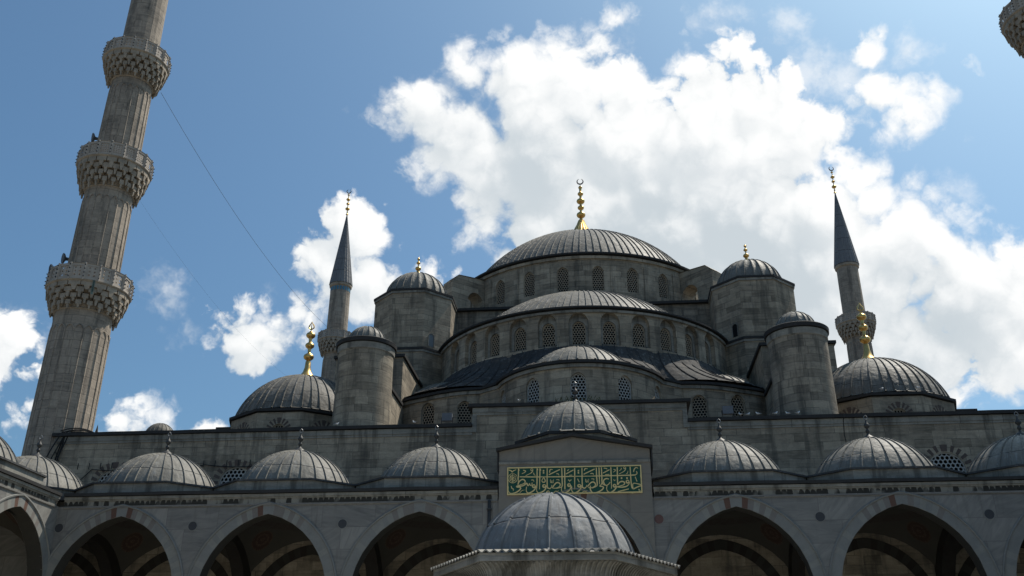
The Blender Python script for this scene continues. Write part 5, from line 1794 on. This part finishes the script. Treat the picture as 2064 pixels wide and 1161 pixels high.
loudspeaker('horn loudspeaker pointing left above the lowest balcony of the near minaret', (-30.5, 8.1, 26.0), (-1, -0.25, 0.0))
loudspeaker('round loudspeaker facing the courtyard just above the lowest balcony of the near minaret', (-30.05, 7.5, 26.5), (-0.75, -0.7, -0.1), True)
loudspeaker('round loudspeaker above the middle balcony of the near minaret', (-29.95, 7.6, 35.0), (-0.8, -0.6, -0.1), True)

# ================================================================== cables
def sag(a, b, s, n=24):
    a, b = Vector(a), Vector(b)
    return [a.lerp(b, i / n) - Vector((0, 0, s * 4 * (i / n) * (1 - i / n))) for i in range(n + 1)]


def cable(name, label, lines, r=0.02):
    c = MB()
    for ln in lines:
        c.tube(ln, r, 5)
    return tag(c.build(name, 'cable', weld=False), label, 'cable')


cable('cable', 'long thin cable from the near minaret top balcony to the far left minaret', [sag((-26.9, 9.0, 39.3), (-28.3, 56.1, 41.2), 1.6)], 0.013)
cable('cable', 'fainter lower cable from the near minaret middle balcony towards the left domes', [sag((-27.1, 9.4, 31.3), (-28.6, 56.0, 33.5), 2.0)], 0.004)
cable('cable_bundle', 'tangle of black cables draped over the wall end beside the near minaret', [
    sag((-27.2, 6.75, 15.7), (-28.2, 6.2, 11.5), -0.35), sag((-27.4, 6.7, 15.72), (-28.5, 6.1, 11.2), -0.5), sag((-27.05, 6.76, 15.66), (-27.9, 6.3, 11.0), -0.25),
    sag((-27.25, 6.74, 15.6), (-27.75, 6.5, 11.4), 0.2), sag((-27.3, 6.72, 15.68), (-27.95, 6.45, 10.9), 0.1),
    sag((-27.1, 6.9, 15.72), (-26.2, 7.4, 15.75), -0.05), sag((-27.3, 6.8, 15.7), (-25.9, 7.2, 15.68), -0.14), sag((-27.6, 6.6, 15.5), (-26.1, 7.3, 15.75), -0.22), sag((-27.5, 6.6, 15.7), (-25.8, 7.0, 15.66), -0.2)], 0.035)
hook = [[(x, 6.7, 13.62), (x, 6.7, 13.95)] for x in (-26.2 + 0.62 * k for k in range(19))]
cable('string_light_wire', 'black wire with short hooks strung along the facade wall behind the left arcade domes', [
    sag((-27.6, 6.72, 14.6), (-26.4, 6.72, 12.6), 0.1, 8), sag((-26.4, 6.72, 12.6), (-24.6, 6.72, 11.6), 0.1, 8), sag((-26.0, 6.72, 13.0), (-25.4, 6.72, 13.62), 0.0, 4), sag((-25.4, 6.72, 13.62), (-22.5, 6.72, 13.72), 0.12, 12), sag((-22.5, 6.72, 13.72), (-19.3, 6.72, 13.75), 0.2, 12), sag((-19.3, 6.72, 13.75), (-15.6, 6.72, 13.75), 0.16, 12)] + hook, 0.022)

cable('hanging_cable', 'thin black cable hanging down the facade wall under the right stair tower', [[(13.05, 6.5, 15.62), (13.06, 6.5, 15.38), (13.07, 6.71, 15.3), (13.03, 6.75, 14.6), (13.06, 6.75, 14.2)]], 0.02)

# drainpipe beside the portal and floodlights on the ledge
dp = MB()
dp.tube([(-3.62, -0.10, 10.2), (-3.62, -0.10, 6.2)], 0.07, 8)
for z in (9.8, 8.4, 7.0):
    dp.box(-3.72, -3.52, -0.19, -0.002, z, z + 0.05)
tag(dp.build('drainpipe', 'finial_grey'), 'dark drainpipe running down the wall left of the portal', 'pipe')
for i, (x, lab) in enumerate(((-6.75, 'small grey floodlight on the roof ledge left of the raised centre wall'), (7.55, 'small grey floodlight on the roof ledge right of the raised centre wall'))):
    o = thing('floodlight', lab, 'floodlight', (x, 7.0, 15.62), 0, 'floodlights on the facade ledge')
    h = MB()
    h.box(-0.26, 0.26, -0.12, 0.14, 0.22, 0.62)
    h.build('housing', 'horn', o)
    g_ = MB()
    g_.tube([(-0.29, 0, 0.42), (-0.29, 0, 0.05), (0.29, 0, 0.05), (0.29, 0, 0.42)], 0.03, 5, 0, False)
    g_.tube([(0, 0, 0.0), (0, 0, 0.06)], 0.09, 6, 0, False)
    g_.build('bracket', 'lamp', o)


# ================================================================== pigeons on the ledges
def pigeon(root):
    b = MB()
    # one body: breast, back, tail, neck and head
    sec = [(-0.20, 0.115, 0.012, 0.006), (-0.13, 0.12, 0.030, 0.012), (-0.07, 0.13, 0.050, 0.040), (0.0, 0.135, 0.062, 0.060), (0.06, 0.145, 0.058, 0.060), (0.095, 0.175, 0.040, 0.040), (0.115, 0.205, 0.027, 0.027), (0.13, 0.232, 0.028, 0.028), (0.15, 0.24, 0.022, 0.021), (0.168, 0.236, 0.008, 0.008)]
    n = 10
    rings = []
    for i, (x, z, ry, rz) in enumerate(sec):
        p, q = sec[max(i - 1, 0)], sec[min(i + 1, len(sec) - 1)]
        t = Vector((q[0] - p[0], 0, q[1] - p[1])).normalized()
        up_ = Vector((-t.z, 0, t.x))
        rings.append([Vector((x, 0, z)) + Vector((0, 1, 0)) * ry * cos(2 * pi * k / n) + up_ * rz * sin(2 * pi * k / n) for k in range(n)])
    for A, B in zip(rings, rings[1:]):
        for k in range(n):
            b.face([A[k], A[(k + 1) % n], B[(k + 1) % n], B[k]], None, 0, True)
    b.face(list(reversed(rings[0])))
    b.face(rings[-1])
    b.build('body', 'bird', root)
    w_ = MB()
    for s in (-1, 1):
        w_.face([(0.06, s * 0.058, 0.165), (0.03, s * 0.066, 0.115), (-0.10, s * 0.045, 0.105), (-0.19, s * 0.018, 0.118), (-0.08, s * 0.048, 0.165)], None, 0, False)
        w_.face([(0.06, s * 0.056, 0.165), (-0.08, s * 0.046, 0.165), (-0.06, s * 0.02, 0.185), (0.05, s * 0.025, 0.195)], None, 0, False)
    w_.build('wing', 'birdgrey', root)
    k_ = MB()
    k_.lathe([(0.007, 0), (0.0, 0.025)], (0, 0, 0), 5)
    k_.build('beak', 'birdgrey', root, (0.165, 0, 0.236), (0, radians(100), 0))
    l_ = MB()
    for s in (-1, 1):
        l_.tube([(0.0, s * 0.022, 0.08), (0.0, s * 0.022, 0.01), (0.03, s * 0.022, 0.005)], 0.006, 4, 0, False)
    l_.build('legs', 'roundel_red', root)


GB = 'pigeons resting on the roof ledges'
p0 = thing('pigeon', 'white pigeon sitting on the ledge in front of the right stair tower', 'pigeon', (9.82, 6.7, 15.62), 0.4, GB)
pigeon(p0)
for x, y, z, r, lab in ((8.13, 6.65, 15.62, 2.4, 'leftmost of the pigeons on the ledge right of the raised centre wall'),
                        (8.47, 6.7, 15.62, 0.2, 'second pigeon from the left on the ledge right of the raised centre wall'),
                        (8.99, 6.65, 15.62, 3.0, 'third pigeon from the left on the ledge right of the raised centre wall'),
                        (10.45, 6.7, 15.62, 2.9, 'pigeon on the ledge at the foot of the right stair tower'),
                        (10.9, 6.66, 15.62, 0.3, 'rightmost pigeon on the ledge below the right stair tower'),
                        (-8.38, 6.65, 15.62, 2.7, 'white pigeon on the left ledge between stair tower and floodlight'),
                        (-12.5, 6.66, 15.62, 0.3, 'pigeon on the left ledge at the foot of the left stair tower'),
                        (-2.98, 6.65, 16.64, 2.2, 'pigeon on top of the raised centre wall left of the portal dome'),
                        (16.25, 10.42, 17.98, 0.5, 'pigeon on the eave of the right corner dome, left one of the two'),
                        (18.2, 10.42, 17.98, 2.8, 'pigeon on the eave of the right corner dome, right one of the two')):
    q = copy_tree(p0)
    q.location = (x, y, z)
    q.rotation_euler.z = r
    q.scale = (0.8, 0.8, 0.8)
    q['label'] = lab
p0.scale = (0.9, 0.9, 0.9)
# weeds rooted on the portal dome roof
wd = MB()
random.seed(5)
for k in range(60):
    bx, by = random.uniform(-1.1, 1.2), random.uniform(6.55, 6.9)
    h = random.uniform(0.1, 0.3)
    a = random.uniform(0, 2 * pi)
    dx, dy = cos(a) * 0.14, sin(a) * 0.10
    wd.face([(bx - .012, by, 16.62), (bx + .012, by, 16.62), (bx + dx * .6 + .01, by + dy * .6, 16.64 + h * .7), (bx + dx * .6 - .01, by + dy * .6, 16.64 + h * .7)])
    wd.face([(bx + dx * .6 - .02, by + dy * .6, 16.64 + h * .65), (bx + dx * .6 + .03, by + dy * .6, 16.64 + h * .6), (bx + dx, by + dy, 16.64 + h)])
tag(wd.build('weeds', 'weedy', weld=False), 'tuft of dry weeds growing on the raised wall behind the portal dome', 'weeds')
